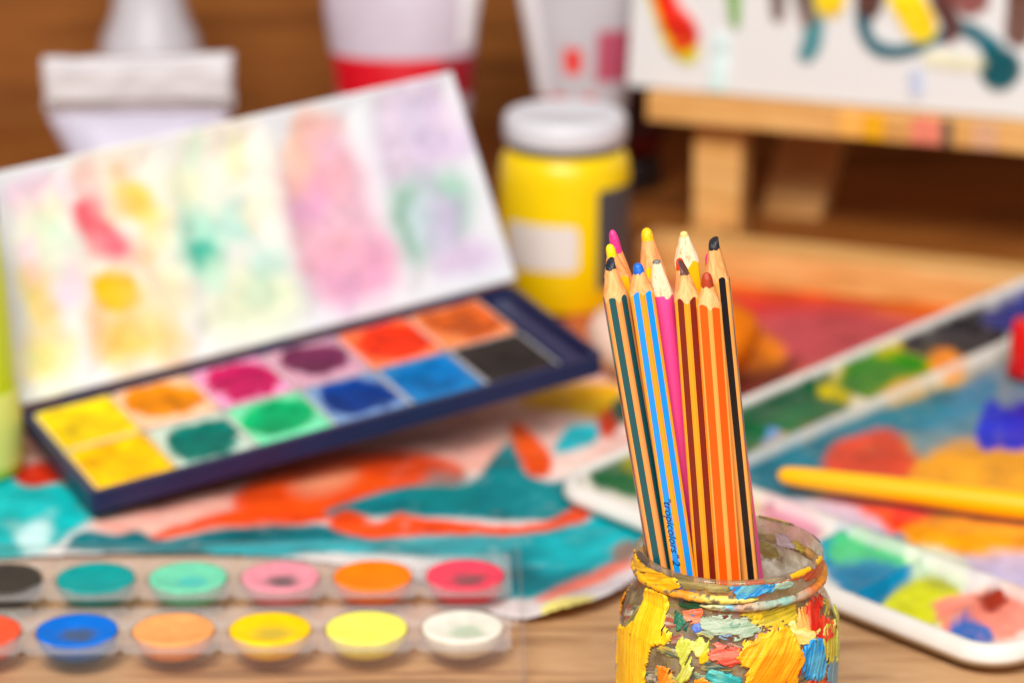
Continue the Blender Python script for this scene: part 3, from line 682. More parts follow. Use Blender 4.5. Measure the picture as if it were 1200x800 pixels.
def ex3(ca, sa, z, k, c):
    if sa > 0: return c
    if ca < -.74: return lin((240, 236, 238)) if z > .064 else lin((176, 30, 30))
    if -.42 < ca < -.08 and .077 < z < .092: return lin((232, 52, 40))
    if .22 < ca < .95 and .074 < z < .100: return lin((190, 84, 108))
    if (-.66 < ca < -.36 or -.02 < ca < .24) and .058 < z < .067: return lin((226, 76, 62))
    return c
paint_tube('grey tube with red and pink print, standing behind the yellow jar', yl(684, 60, 1.53), 1.53, .200, .0185, .092, .0, .014, (196, 190, 194), (196, 190, 194), (0, 0), (60, 60, 62), ex3)
paint_tube('dark red tube half hidden between the yellow jar and the easel', yl(738, 160, 1.585), 1.585, .112, .020, .062, .2, .012, (120, 14, 12), (70, 26, 26), (.03, .06), (40, 30, 30))
bt = thing('squeeze_bottle', 'pale grey bottle with a tapered neck behind the wide crimped tube', 'bottle', (yl(176, 40, 1.60), 1.60, 0))
m_pg = mat('milky_plastic', (214, 208, 212), .35, .5, sub=.2)
lathe('body', [(0.0002, 0), (0.026, 0), (0.028, .002), (0.028, .070), (0.026, .080), (0.0205, .092), (0.0165, .112), (0.0160, .128)], m_pg, bt, 40)
lathe('cap', [(0.0172, .1282), (0.0176, .129), (0.0170, .150), (0.0150, .153), (0.0002, .153)], mat('white_cap', (232, 226, 226), .4, .5), bt, 40)

# ------------------------------------------------------------------ yellow paint jar with grey lid
yj = at_z(661, 353, 0)
YJ = thing('paint_jar', 'yellow poster paint jar with a pale grey screw lid and blank label', 'paint jar', (yj[0], yj[1], .0015))
YR = 0.0305
M_YJ = mat('yellow_paint_plastic', (252, 212, 0), .30, .5, var=.02)
lathe('body', [(0.0002, 0), (YR-.002, 0), (YR, .002), (YR+.0004, .030), (YR+.0004, .062), (YR-.0006, .070), (YR-.003, .0742), (YR-.006, .0752), (YR-.006, .080)], M_YJ, YJ, 64)
lathe('lid', [(YR-.0045, .0785), (YR-.0022, .079), (YR-.0016, .0800), (YR-.0018, .0885), (YR-.003, .0910), (YR-.006, .0918), (YR-.007, .0912), (0.0002, .0913)],
      mat('grey_lid_plastic', (222, 220, 224), .35, .5), YJ, 120, fn=lambda V: V*np.stack([1+.012*np.cos(np.arctan2(V[:, 1], V[:, 0])*40)*((V[:, 2] > .0798) & (V[:, 2] < .0888)), 1+.012*np.cos(np.arctan2(V[:, 1], V[:, 0])*40)*((V[:, 2] > .0798) & (V[:, 2] < .0888)), np.ones(len(V))], 1))
lathe('lid_band', [(YR-.0060, .0756), (YR-.0026, .0758), (YR-.0026, .0782), (YR-.0060, .0784)], mat('dark_seal', (84, 84, 90), .4, .5), YJ, 64)
def wrap(name, th0, th1, z0, z1, r, m, parent, corner=.004, n=40, k=20):
    """curved sticker with rounded corners"""
    T_, Z_ = np.meshgrid(np.linspace(th0, th1, n), np.linspace(z0, z1, k), indexing='ij')
    Wd = (th1-th0)*r; Hd = z1-z0; x = (T_-(th0+th1)/2)*r; z = Z_-(z0+z1)/2
    qx = np.maximum(np.abs(x)-(Wd/2-corner), 0); qz = np.maximum(np.abs(z)-(Hd/2-corner), 0)
    q = np.hypot(qx, qz); s = np.where(q > corner, corner/np.maximum(q, 1e-9), 1)
    x2 = np.sign(x)*(np.minimum(np.abs(x), Wd/2-corner)+qx*s); z2 = np.sign(z)*(np.minimum(np.abs(z), Hd/2-corner)+qz*s)
    t2 = x2/r+(th0+th1)/2; zz = z2+(z0+z1)/2
    P = np.stack([r*np.sin(t2), -r*np.cos(t2), zz], -1)
    return mesh(name, P.reshape(-1, 3), gridfaces(n, k), m, parent)
wrap('label', -1.02, .20, .022, .044, YR+.0008, mat('white_label', (232, 222, 214), .5, .4), YJ)
m_dl, nt, b_ = nmat('dark_printed_label'); tcn = nt.nodes.new('ShaderNodeTexCoord'); wv = nt.nodes.new('ShaderNodeTexWave'); wv.bands_direction = 'Z'; wv.inputs['Scale'].default_value = 110; wv.inputs['Distortion'].default_value = 1.2
crr = nt.nodes.new('ShaderNodeValToRGB'); crr.color_ramp.elements[0].color = L4((52, 52, 58)); crr.color_ramp.elements[1].color = L4((104, 104, 110)); crr.color_ramp.elements[0].position = .6
nt.links.new(tcn.outputs['Object'], wv.inputs[0]); nt.links.new(wv.outputs[0], crr.inputs[0]); nt.links.new(crr.outputs[0], b_.inputs['Base Color'])
wrap('printed_label', .50, 2.2, .012, .060, YR+.0008, m_dl, YJ, .002)

# ------------------------------------------------------------------ easel and canvas
EY = math.radians(-21.0)
e0 = at_z(1000, 350, 0.0)
ES = thing('table_easel', 'small pine table easel with paint spattered ledge and crossbar', 'easel', (e0[0], e0[1], 0.0), (0, 0, EY))
EM = Matrix.Translation((e0[0], e0[1], 0)) @ Matrix.Rotation(EY, 4, 'Z'); EI = EM.inverted()
def el(u, v, ly):
    """easel-local point on the ray at local depth ly"""
    n = np.array(EM.to_3x3() @ Vector((0, 1, 0))); p0 = np.array(EM @ Vector((0, ly, 0)))
    return np.array(EI @ Vector(at_plane(u, v, p0, n)))
box('crossbar', (-.110, 0.0, 0.0), (.22, .026, .0185), M_PINE, ES, .0012)
lg0 = el(760, 128, .055); lg1 = el(1010, 146, .055)
LZ = float(el(1000, 163, .055)[2]); LT = float(el(1000, 128, .055)[2])
led_x0 = float(el(757, 130, .055)[0])
ledge = box('ledge', (led_x0, .055, LZ), (.24, .085, LT), M_PINE, ES, .0012)
px0, px1 = float(el(812, 200, .072)[0]), float(el(868, 200, .072)[0])
box('post', (px0, .072, 0.0), (px1, .090, LZ-.0005), M_PINE, ES, .0012)
qx0, qx1 = float(el(885, 200, .115)[0]), float(el(955, 200, .115)[0])
box('rear_leg', (qx0, .110, 0.0), (qx1, .128, .15), M_PINE, ES, .0012, M=Matrix.Translation((0, .02, 0)) @ Matrix.Rotation(math.radians(-14), 4, 'X') @ Matrix.Translation((qx1, 0, 0)) @ Matrix.Rotation(math.radians(9), 4, 'Y') @ Matrix.Translation((-qx1-.006, 0, 0)))
box('foot_rail', (px0+.004, .0265, .0005), (px0+.022, .0715, .0115), M_PINE, ES, .0012)
box('mast', (-.02, .086, LT-.01), (.02, .104, LT+.22), M_PINE, ES, .0012, M=Matrix.Translation((0, .086, LT)) @ Matrix.Rotation(math.radians(-9), 4, 'X') @ Matrix.Translation((0, -.086, -LT)))
m_sp = mat('paint_spot', (230, 120, 110), .4, .4)
for u0, u1, c in ((983, 1010, (250, 184, 90)), (1012, 1036, (244, 176, 20)), (1068, 1102, (236, 134, 110)), (1104, 1116, (98, 84, 72)), (1140, 1170, (222, 170, 130))):
    a = el(u0, 150, .0545); b = el(u1, 150, .0545)
    box('paint_mark', (a[0], .0543, LZ+.001), (b[0], .0552, LT-.001), mat('ledge_paint', c, .4, .4, var=.15, vscale=200), ES, .0002)

# canvas board leaning on the ledge
cz = LT+.0004; clean = math.radians(-9)
cx0 = float(el(735, 105, .062)[0]); CWd = 0.30; CHt = 0.24
CMl = Matrix.Translation((cx0, .0615, cz)) @ Matrix.Rotation(clean, 4, 'X')
CV = EM @ CMl
n1, n2 = 300, 150
S, T = np.meshgrid(np.linspace(0, CWd, n1), np.linspace(0, CHt, n2)**1, indexing='ij')
P = np.stack([S, np.zeros_like(S), T], -1)
Wp = P.reshape(-1, 3)@np.array(CV)[:3, :3].T+np.array(CV)[:3, 3]
def strip(pts, ws):
    p = np.array(pts, float); d = np.gradient(p, axis=0); nrm = np.stack([-d[:, 1], d[:, 0]], 1); nrm /= np.linalg.norm(nrm, axis=1)[:, None]+1e-9
    ws = np.array(ws)[:, None]*.68; return np.concatenate([p+nrm*ws, (p-nrm*ws)[::-1]])
LC = [
 (strip([(768, -20), (778, 15), (795, 45), (806, 62), (802, 72)], [14, 18, 24, 22, 12]), (214, 200, 10), 3, 1),
 (strip([(776, -20), (784, 10), (800, 35), (808, 55)], [14, 20, 26, 18]), (224, 36, 8), 3, 1),
 (strip([(858, -30), (862, 10), (862, 30)], [10, 10, 6]), (110, 170, 40), 3, .9),
 (strip([(846, 45), (844, 80), (840, 110)], [10, 14, 12]), (206, 232, 228), 5, .8),
 (strip([(910, -30), (912, 5), (912, 24)], [14, 12, 6]), (96, 60, 50), 4, .9),
 (strip([(955, -30), (958, 10), (952, 50), (942, 68)], [14, 14, 16, 10]), (46, 134, 140), 4, .95),
 (strip([(944, -30), (946, 20), (948, 30)], [16, 14, 6]), (122, 84, 70), 5, .9),
 (strip([(974, -30), (974, 0), (972, 18)], [22, 24, 14]), (250, 206, 4), 3, 1),
 (strip([(1022, -40), (1012, 0), (1014, 38), (1030, 58), (1060, 60), (1090, 48), (1115, 36), (1130, 34), (1150, 44), (1166, 62)], [14, 12, 12, 12, 11, 10, 10, 12, 14, 18]), (0, 92, 106), 3, 1),
 ([(1148, 80), (1162, 58), (1186, 60), (1196, 80), (1184, 102), (1160, 104)], (0, 76, 84), 3, 1),
 (strip([(1050, -40), (1062, 0), (1078, 28), (1086, 44)], [24, 28, 28, 14]), (250, 204, 4), 3, 1),
 (strip([(1016, -40), (1020, 0), (1014, 18)], [26, 24, 14]), (86, 52, 44), 3, 1),
 (strip([(1094, -30), (1108, 10), (1118, 36), (1108, 48)], [18, 18, 14, 8]), (92, 50, 44), 3, 1),
 (strip([(1130, -30), (1140, 0), (1146, 14)], [40, 30, 18]), (130, 58, 50), 4, .95),
 (strip([(1206, -30), (1196, 20), (1192, 50)], [26, 22, 16]), (98, 62, 50), 3, 1),
 (strip([(1085, 68), (1110, 72), (1150, 76)], [8, 12, 8]), (226, 220, 176), 5, .8),
 (strip([(1072, 84), (1076, 100), (1074, 112)], [8, 10, 8]), (176, 190, 226), 5, .8),
 (strip([(1250, -60), (1240, 30), (1270, 70), (1300, 20)], [16, 16, 16, 14]), (0, 92, 106), 3, 1),
 (strip([(780, -120), (850, -90), (930, -140), (1000, -80), (1100, -130), (1200, -60)], [20, 24, 22, 26, 22, 20]), (0, 60, 140), 3, 1),
 (strip([(800, -180), (900, -60), (980, -100), (1060, -70), (1150, -150)], [18, 26, 20, 22, 24]), (200, 30, 30), 3, 1),
]
C, cov = paint_layers(proj_np(Wp), LC, (224, 221, 218), 3, .03, 1, 1.0, .5)
cov = cov.reshape(S.shape); P[..., 1] = -.0018*cov*(.6+.6*fbm(S*150, T*150))
cb = thing('canvas', 'white canvas with dripping coloured squiggles resting on the easel ledge', 'canvas'); cb.matrix_world = CV
slab_grid('painted_face', P, (0, -1, 0), 0.0020, mat_attr('canvas_face', .55, .18, .3, 1200, .03), cb, colors=C)
box('stretcher_frame', (0.001, .0022, 0.001), (CWd-.001, .0145, CHt-.001), mat('raw_canvas', (228, 220, 208), .7, .2, bump=.3, bscale=900), cb, .001)

# ------------------------------------------------------------------ paint covered glass jar
JH = 0.082
JC = at_z(855, 640, JH); JX, JY = float(JC[0]), float(JC[1])
JR = thing('glass_jar', 'glass jar smeared with dried dabs of yellow, orange, blue and red paint, holding pencils', 'jar', (JX, JY, 0))
OUT = [(0.0300, 0.0), (0.0322, .0012), (0.0330, .0045), (0.0331, .030), (0.0331, .0545), (0.0326, .0600), (0.0313, .0645), (0.0296, .0678), (0.0284, .0700), (0.0281, .0722), (0.0283, .0790), (0.0286, .0806), (0.0286, .0814), (0.0281, .0820)]
INN = [(0.0266, .0820), (0.0262, .0815), (0.0258, .0790), (0.0256, .0720), (0.0262, .0690), (0.0282, .0655), (0.0298, .0600), (0.0304, .0540), (0.0304, .0090), (0.0290, .0055), (0.0002, .0045)]
def dense(p, step=.0012):
    p = np.array(p); out = [p[0]]
    for a, b in zip(p[:-1], p[1:]):
        n = max(1, int(np.hypot(*(b-a))/step)); out += [a+(b-a)*k/n for k in range(1, n+1)]
    return np.array(out)
lathe('glass', np.concatenate([[(0.0002, 0.0)], OUT, INN]), M_GLASS, JR, 144)
_oz = np.array([p[1] for p in OUT]); _or = np.array([p[0] for p in OUT])
def rz(z): return np.interp(z, _oz, _or)
def jar_hit(u, v, r=None):
    """photo point -> (theta, z) on the outside of the jar"""
    d = ray(u, v); o = CAMP-np.array([JX, JY, 0]); R = r or .033; z = .05
    for _ in range(14):
        a = d[0]**2+d[1]**2; b = o[0]*d[0]+o[1]*d[1]; c = o[0]**2+o[1]**2-R*R; D = b*b-a*c
        if D < 0: # graze: take nearest approach
            t = -b/a
        else: t = (-b-math.sqrt(D))/a
        p = o+d*t; z = p[2]
        if r is None: R = 0.5*R+0.5*float(rz(min(max(z, 0), .0818)))
    return math.atan2(p[0], -p[1]), z
REF = 0.031
def stroke(poly, c1, c2, ang=90, thick=.0007, offset=.0002, jag=.0012, streak=1.0, photo=True, rfix=None, parent=None, name='paint_stroke', drop=.0):
    """raised dab of dried paint that follows the glass; poly in the photograph or in (arc, z)"""
    if photo:
        q = [jar_hit(700+x/3.636, 580+y/3.636, rfix) for x, y in poly]; poly = np.array([(t*REF, z) for t, z in q])
    poly = spline(poly, 5); lo = poly.min(0)-.0015; hi = poly.max(0)+.0015; st = .00022
    A, Z = np.meshgrid(np.arange(lo[0], hi[0], st), np.arange(lo[1], hi[1], st), indexing='ij')
    ca, sa = math.cos(math.radians(ang)), math.sin(math.radians(ang))
    al = A*ca+Z*sa; ac = -A*sa+Z*ca; sd0 = float(RNG.random()*50)
    jn = (fbm(ac*1300+sd0, al*330, 3)-.5)*2*jag*.8+(fbm(A*300+sd0, Z*300, 3)-.5)*2*jag*.9+.0005
    s = sdf(np.stack([A.ravel(), Z.ravel()], 1), poly).reshape(A.shape)+jn
    sn = fbm(ac*1900+sd0, al*90+sd0, 4); ln_ = fbm(ac*900+sd0*2, al*60, 3)
    thick = thick*.7; s_in = s.copy()
    h = thick*smooth(0, .0011, s)*(.6+.55*sn*streak+.4*ln_)+thick*.5*smooth(.0022, .0006, s)*smooth(0, .0005, s)
    s = np.where((fbm(ac*1900+sd0*3, al*120, 3) < .15+.13*smooth(.002, .0002, s)), -1, s)
    if rfix is not None: s = np.where(Z > .0811+.0004*(jn/jag), -1, s)
    r = rz(np.clip(Z, 0, .0817)) if rfix is None else np.full(Z.shape, rfix)
    R = r+offset+h; th = A/REF
    P = np.stack([R*np.sin(th), -R*np.cos(th), Z], -1)
    sc = np.minimum.reduce([s[:-1, :-1], s[1:, :-1], s[:-1, 1:], s[1:, 1:]])
    k = smooth(.35, .65, ln_*.6+sn*.4+(fbm(A*260+sd0, Z*260)-.5)*.5)[..., None]; v = (.82+.32*sn)[..., None]
    C = np.clip((lin(c1)*(1-k)+lin(c2)*k)*v, 0, .95); dk = smooth(.74, .84, fbm(ac*2400+sd0*4, al*150+3, 3))[..., None]*.4; C = C*(1-dk)+lin((96, 70, 40))*dk
    keep = (sc > 0)
    if keep.sum() < 4: return
    o = slab_grid(name, P, (0, 0, 0), 0, M_STROKE, parent or JR, colors=C.reshape(-1, 3), keep=keep) if False else None
    Fc = gridfaces(*A.shape, keep); used = np.unique(Fc); rm = np.full(A.size, -1); rm[used] = np.arange(len(used))
    return mesh(name, P.reshape(-1, 3)[used], rm[Fc], M_STROKE, parent or JR, True, colors=C.reshape(-1, 3)[used])

Y1, Y2 = (250, 184, 0), (252, 200, 30)
ST = [
 ([(210, 400), (290, 412), (302, 470), (282, 556), (312, 580), (312, 612), (290, 634), (236, 636), (214, 704), (206, 800), (198, 960), (104, 960), (96, 640), (100, 562), (122, 566), (160, 542), (192, 480)], Y1, Y2, 92, .0009, .0011, 1.0),
 ([(455, 522), (560, 508), (650, 540), (690, 566), (655, 590), (600, 602), (520, 590), (445, 566)], (128, 156, 120), (164, 176, 150), 8, .0005, .0016, 1.0),
 ([(640, 492), (820, 468), (832, 540), (722, 562), (652, 530)], (170, 148, 30), (206, 176, 40), 8, .0004, .0018, .9),
 ([(355, 455), (425, 448), (442, 478), (392, 482)], (10, 70, 40), (30, 96, 60), 0, .0005, .0010, .8),
 ([(345, 500), (380, 516), (384, 560), (350, 565)], (10, 80, 66), (40, 110, 80), 60, .0005, .0012, .8),
 ([(372, 492), (440, 490), (452, 526), (392, 542)], (222, 104, 62), (200, 130, 96), 20, .0005, .0010, .8),
 ([(398, 492), (420, 490), (422, 512), (404, 516)], (60, 110, 190), (90, 130, 200), 20, .0005, .0006, .6),
 ([(408, 556), (430, 550), (436, 572), (414, 578)], (60, 90, 180), (90, 120, 190), 20, .0005, .0006, .6),
 ([(448, 556), (500, 532), (546, 512), (548, 522), (505, 546), (456, 566)], (96, 30, 20), (150, 60, 30), 15, .0005, .0007, .6),
 ([(335, 644), (388, 612), (462, 628), (470, 662), (440, 690), (404, 664), (384, 716), (406, 742), (390, 786), (344, 794), (350, 705)], (196, 200, 70), (222, 218, 120), 70, .0007, .0014, 1.0),
 ([(436, 664), (462, 650), (472, 690), (446, 716)], (250, 200, 20), (240, 180, 10), 70, .0007, .0008, .7),
 ([(485, 656), (530, 632), (606, 642), (616, 702), (560, 722), (520, 708)], (232, 76, 56), (240, 120, 96), 15, .0008, .0016, 1.0),
 ([(612, 644), (680, 604), (760, 560), (830, 582), (852, 640), (872, 682), (850, 760), (810, 960), (640, 960), (642, 770), (612, 704)], (250, 150, 4), (252, 190, 30), 58, .0011, .0012, 1.0),
 ([(770, 690), (850, 650), (866, 690), (800, 800), (740, 930), (700, 930), (720, 780)], (240, 108, 4), (248, 160, 20), 58, .0005, .0014, 1.0),
 ([(812, 545), (832, 528), (872, 570), (938, 568), (926, 602), (884, 642), (832, 620)], (246, 212, 100), (252, 230, 150), -20, .0008, .0012, 1.0),
 ([(852, 482), (900, 462), (912, 556), (862, 572)], (214, 130, 40), (236, 176, 90), 84, .0004, .0012, .8),
 ([(894, 476), (926, 420), (950, 430), (946, 500), (998, 556), (990, 604), (944, 612), (904, 556)], (216, 30, 10), (232, 70, 40), 60, .0008, .0012, 1.0),
 ([(872, 652), (902, 620), (940, 602), (956, 650), (962, 732), (930, 782), (872, 762)], (20, 142, 210), (90, 186, 226), 74, .0009, .0012, 1.0),
 ([(950, 562), (976, 544), (1006, 580), (1002, 690), (966, 712), (950, 640)], (206, 190, 30), (230, 216, 110), 80, .0008, .0010, 1.0),
 ([(998, 530), (1014, 580), (1020, 690), (1010, 690), (1004, 600)], (236, 120, 20), (244, 150, 40), 84, .0006, .0008, .8),
 ([(984, 700), (1018, 690), (1022, 800), (1012, 960), (980, 940)], (96, 160, 190), (140, 186, 200), 86, .0006, .0010, .9),
 ([(470, 762), (520, 742), (600, 768), (606, 812), (540, 802), (490, 790)], (40, 164, 164), (110, 200, 190), -20, .0008, .0014, 1.0),
 ([(264, 744), (300, 728), (328, 786), (340, 900), (296, 900)], (240, 122, 10), (248, 160, 50), 66, .0008, .0012, 1.0),
 ([(802, 722), (860, 668), (872, 720), (826, 800), (792, 800)], (206, 24, 14), (222, 60, 40), 60, .0007, .0010, .9),
 ([(655, 508), (690, 504), (694, 536), (668, 550)], (250, 190, 10), (240, 170, 40), 40, .0006, .0008, .7),
 ([(560, 540), (600, 534), (606, 556), (572, 566)], (60, 110, 90), (120, 150, 130), 10, .0005, .0010, .8),
 ([(420, 790), (480, 780), (520, 830), (500, 900), (430, 900)], (250, 160, 20), (240, 120, 20), 40, .0007, .0012, .9),
 ([(120, 560), (150, 520), (186, 470), (200, 500), (170, 552)], (120, 112, 60), (160, 146, 90), 60, .0003, .0012, .9),
 ([(880, 800), (960, 790), (1000, 830), (960, 900), (890, 900)], (216, 40, 20), (240, 120, 40), 60, .0007, .0012, .9),
]
for poly, c1, c2, ang, thick, jag, stk in ST:
    stroke(poly, c1, c2, ang, thick, .0002+random.random()*.0002, jag, stk)
# band between the lip and the screw thread
RB = 0.0285
for poly, c1, c2, ang, thick, jag in [
 ([(142, 236), (175, 268), (240, 282), (316, 322), (330, 352), (350, 388), (300, 402), (222, 372), (150, 322)], (236, 170, 0), (248, 196, 30), 14, .0007, .0014),
 ([(330, 330), (440, 340), (548, 344), (552, 380), (560, 402), (440, 400), (352, 380)], (140, 126, 74), (178, 160, 104), 5, .0003, .0012),
 ([(556, 340), (656, 334), (668, 366), (744, 368), (740, 404), (650, 436), (598, 446), (578, 412), (546, 384)], (30, 140, 212), (110, 184, 196), 40, .0009, .0012),
 ([(660, 336), (770, 322), (862, 292), (942, 252), (962, 288), (930, 338), (850, 362), (742, 370), (682, 356)], (190, 70, 36), (204, 120, 70), 14, .0005, .0014),
 ([(640, 372), (720, 372), (828, 366), (820, 392), (740, 404), (650, 408)], (130, 178, 160), (170, 200, 180), 12, .0006, .0012)]:
    stroke(poly, c1, c2, ang, thick, .0001, jag, 1.0, rfix=RB)
# dabs round the sides and the lower half
PALS = [((250, 184, 0), (252, 200, 30)), ((20, 142, 210), (90, 186, 226)), ((216, 30, 10), (232, 70, 40)), ((250, 140, 4), (252, 190, 30)), ((196, 200, 70), (222, 218, 120)), ((40, 164, 164), (110, 200, 190)), ((232, 76, 56), (240, 120, 96))]
for k in range(26):
    th0 = (1.35+random.random()*3.6) if k < 16 else (-1.2+random.random()*2.4)
    zc = random.uniform(.012, .058) if k < 16 else random.uniform(.008, .030)
    c1, c2 = PALS[k % len(PALS)]; a0 = random.random()*6
    pl = [((th0*REF)+math.cos(a0+t)*random.uniform(.004, .009), zc+math.sin(a0+t)*random.uniform(.004, .010)) for t in np.linspace(0, 5.4, 7)]
    stroke(pl, c1, c2, random.uniform(20, 110), .0008, .0003+.00002*k, .0014, 1.0, photo=False)
SM = [(150, 130, 70), (130, 150, 120), (190, 90, 60), (60, 90, 84), (214, 180, 60), (180, 170, 150), (150, 70, 50), (110, 140, 160), (92, 66, 40), (210, 196, 150)]
for k in range(80):
    th0 = random.uniform(-1.35, 1.35); zc = random.uniform(.046, .069); c1 = SM[k % len(SM)]; c2 = SM[(k*3+1) % len(SM)]; aa = random.uniform(-25, 25)
    a_, b_2 = random.uniform(.0014, .0046), random.uniform(.0006, .0018); ca_, sa2 = math.cos(math.radians(aa)), math.sin(math.radians(aa))
    pl = [(th0*REF+(math.cos(t)*a_*ca_-math.sin(t)*b_2*sa2)*random.uniform(.7, 1.2), zc+(math.cos(t)*a_*sa2+math.sin(t)*b_2*ca_)*random.uniform(.7, 1.2)) for t in np.linspace(0, 5.4, 7)]
    stroke(pl, c1, c2, aa, .0003, .00008, .0011, 1.0, photo=False, name='paint_smear')
for k in range(22):
    th0 = random.uniform(2.0, 4.3); zc = random.uniform(.0700, .0796); c1 = [(176, 156, 84), (206, 190, 160), (186, 160, 164), (150, 128, 70), (196, 172, 60), (130, 104, 80)][k % 6]; aa = random.uniform(-15, 15)
    a_, b_2 = random.uniform(.002, .007), random.uniform(.0006, .0018)
    pl = [(th0*REF+math.cos(t)*a_*random.uniform(.7, 1.2), zc+math.sin(t)*b_2*random.uniform(.7, 1.2)) for t in np.linspace(0, 5.4, 7)]
    stroke(pl, c1, tuple(int(x*.8+40) for x in c1), aa, .0002, -.0004-.00002*k, .0012, 1.0, photo=False, rfix=.0256, name='inner_smear')
# screw thread: one turn, overlapping at the front
n = 420; V = []; Fc = []; cols = []; m_ = 14
segs = [(-.35, (230, 214, 120)), (0.0, (96, 168, 196)), (.12, (200, 150, 110)), (.5, (140, 190, 176)), (.95, (222, 120, 60)), (1.5, (240, 160, 20)), (2.4, (190, 150, 110)), (3.6, (170, 140, 90)), (4.4, (244, 180, 8)), (5.5, (246, 176, 10)), (5.75, (232, 140, 30)), (6.0, (226, 206, 90)), (6.35, (232, 212, 110))]
sa_ = np.array([s for s, _ in segs]); sc_ = np.array([lin(c) for _, c in segs])
for i in range(n):
    t = -.38+(6.283+.62)*i/(n-1); zc = .0738+.0026*(i/(n-1)); e = min(i, n-1-i)/18.0; rr_ = .00135*min(1, math.sqrt(max(e, .02))); 
    rr_ *= 1+.5*(float(fbm(np.array(t*11), np.array(3.)))-.5)
    nn = float(fbm(np.array(t*9), np.array(7.7)))
    cc = np.array([np.interp(t+(nn-.5)*.35, sa_, sc_[:, k]) for k in range(3)])
    for j in range(m_):
        a = 2*math.pi*j/m_; R = .0284+rr_*math.cos(a)*1.15; z = zc+rr_*math.sin(a)
        V.append((R*math.sin(t), -R*math.cos(t), z)); 
        g_ = float(smooth(.56, .64, fbm(np.array(t*13+2), np.array(math.sin(a)*1.2+5), 4)))
        cols.append((cc*(1-g_)+lin((120, 102, 78))*g_)*(.8+.35*vnoise(np.array(t*60), np.array(a*2.0))))
for i in range(n-1):
    for j in range(m_):
        Fc.append((i*m_+j, (i+1)*m_+j, (i+1)*m_+(j+1) % m_, i*m_+(j+1) % m_))
Fc.append(tuple(range(m_))); Fc.append(tuple(range(n*m_-1, (n-1)*m_-1, -1)))
mesh('screw_thread', V, Fc, M_STROKE, JR, True, colors=np.clip(np.array(cols), 0, .95))
# dry paint left on the lip
for t0, t1_, c in ((.62, .95, (236, 176, 20)), (1.1, 1.3, (230, 170, 40)), (2.3, 2.75, (240, 180, 10)), (-1.45, -1.1, (84, 70, 60)), (-.7, -.45, (110, 90, 50)), (.1, .3, (170, 84, 50)), (3.2, 3.5, (150, 130, 80)), (1.75, 1.95, (130, 100, 110))):
    nn_ = int(120*(t1_-t0))+6; V = []; Fc = []
    for i in range(nn_):
        t = t0+(t1_-t0)*i/(nn_-1); wv_ = float(fbm(np.array(t*24.), np.array(t0*5))); en = min(1, 4*min(i, nn_-1-i)/nn_+.15)
        for r_, z_ in ((.02872, .0812-.0010*wv_*en), (.02868, .0815), (.0281+.00012, .08208), (.0281-.0011*wv_*en, .08212)):
            V.append((r_*math.sin(t), -r_*math.cos(t), z_))
    for i in range(nn_-1):
        for j in range(3): Fc.append((i*4+j, (i+1)*4+j, (i+1)*4+j+1, i*4+j+1))
    mesh('lip_paint', V, Fc, M_STROKE, JR, True, colors=np.tile(lin(c), (len(V), 1)))

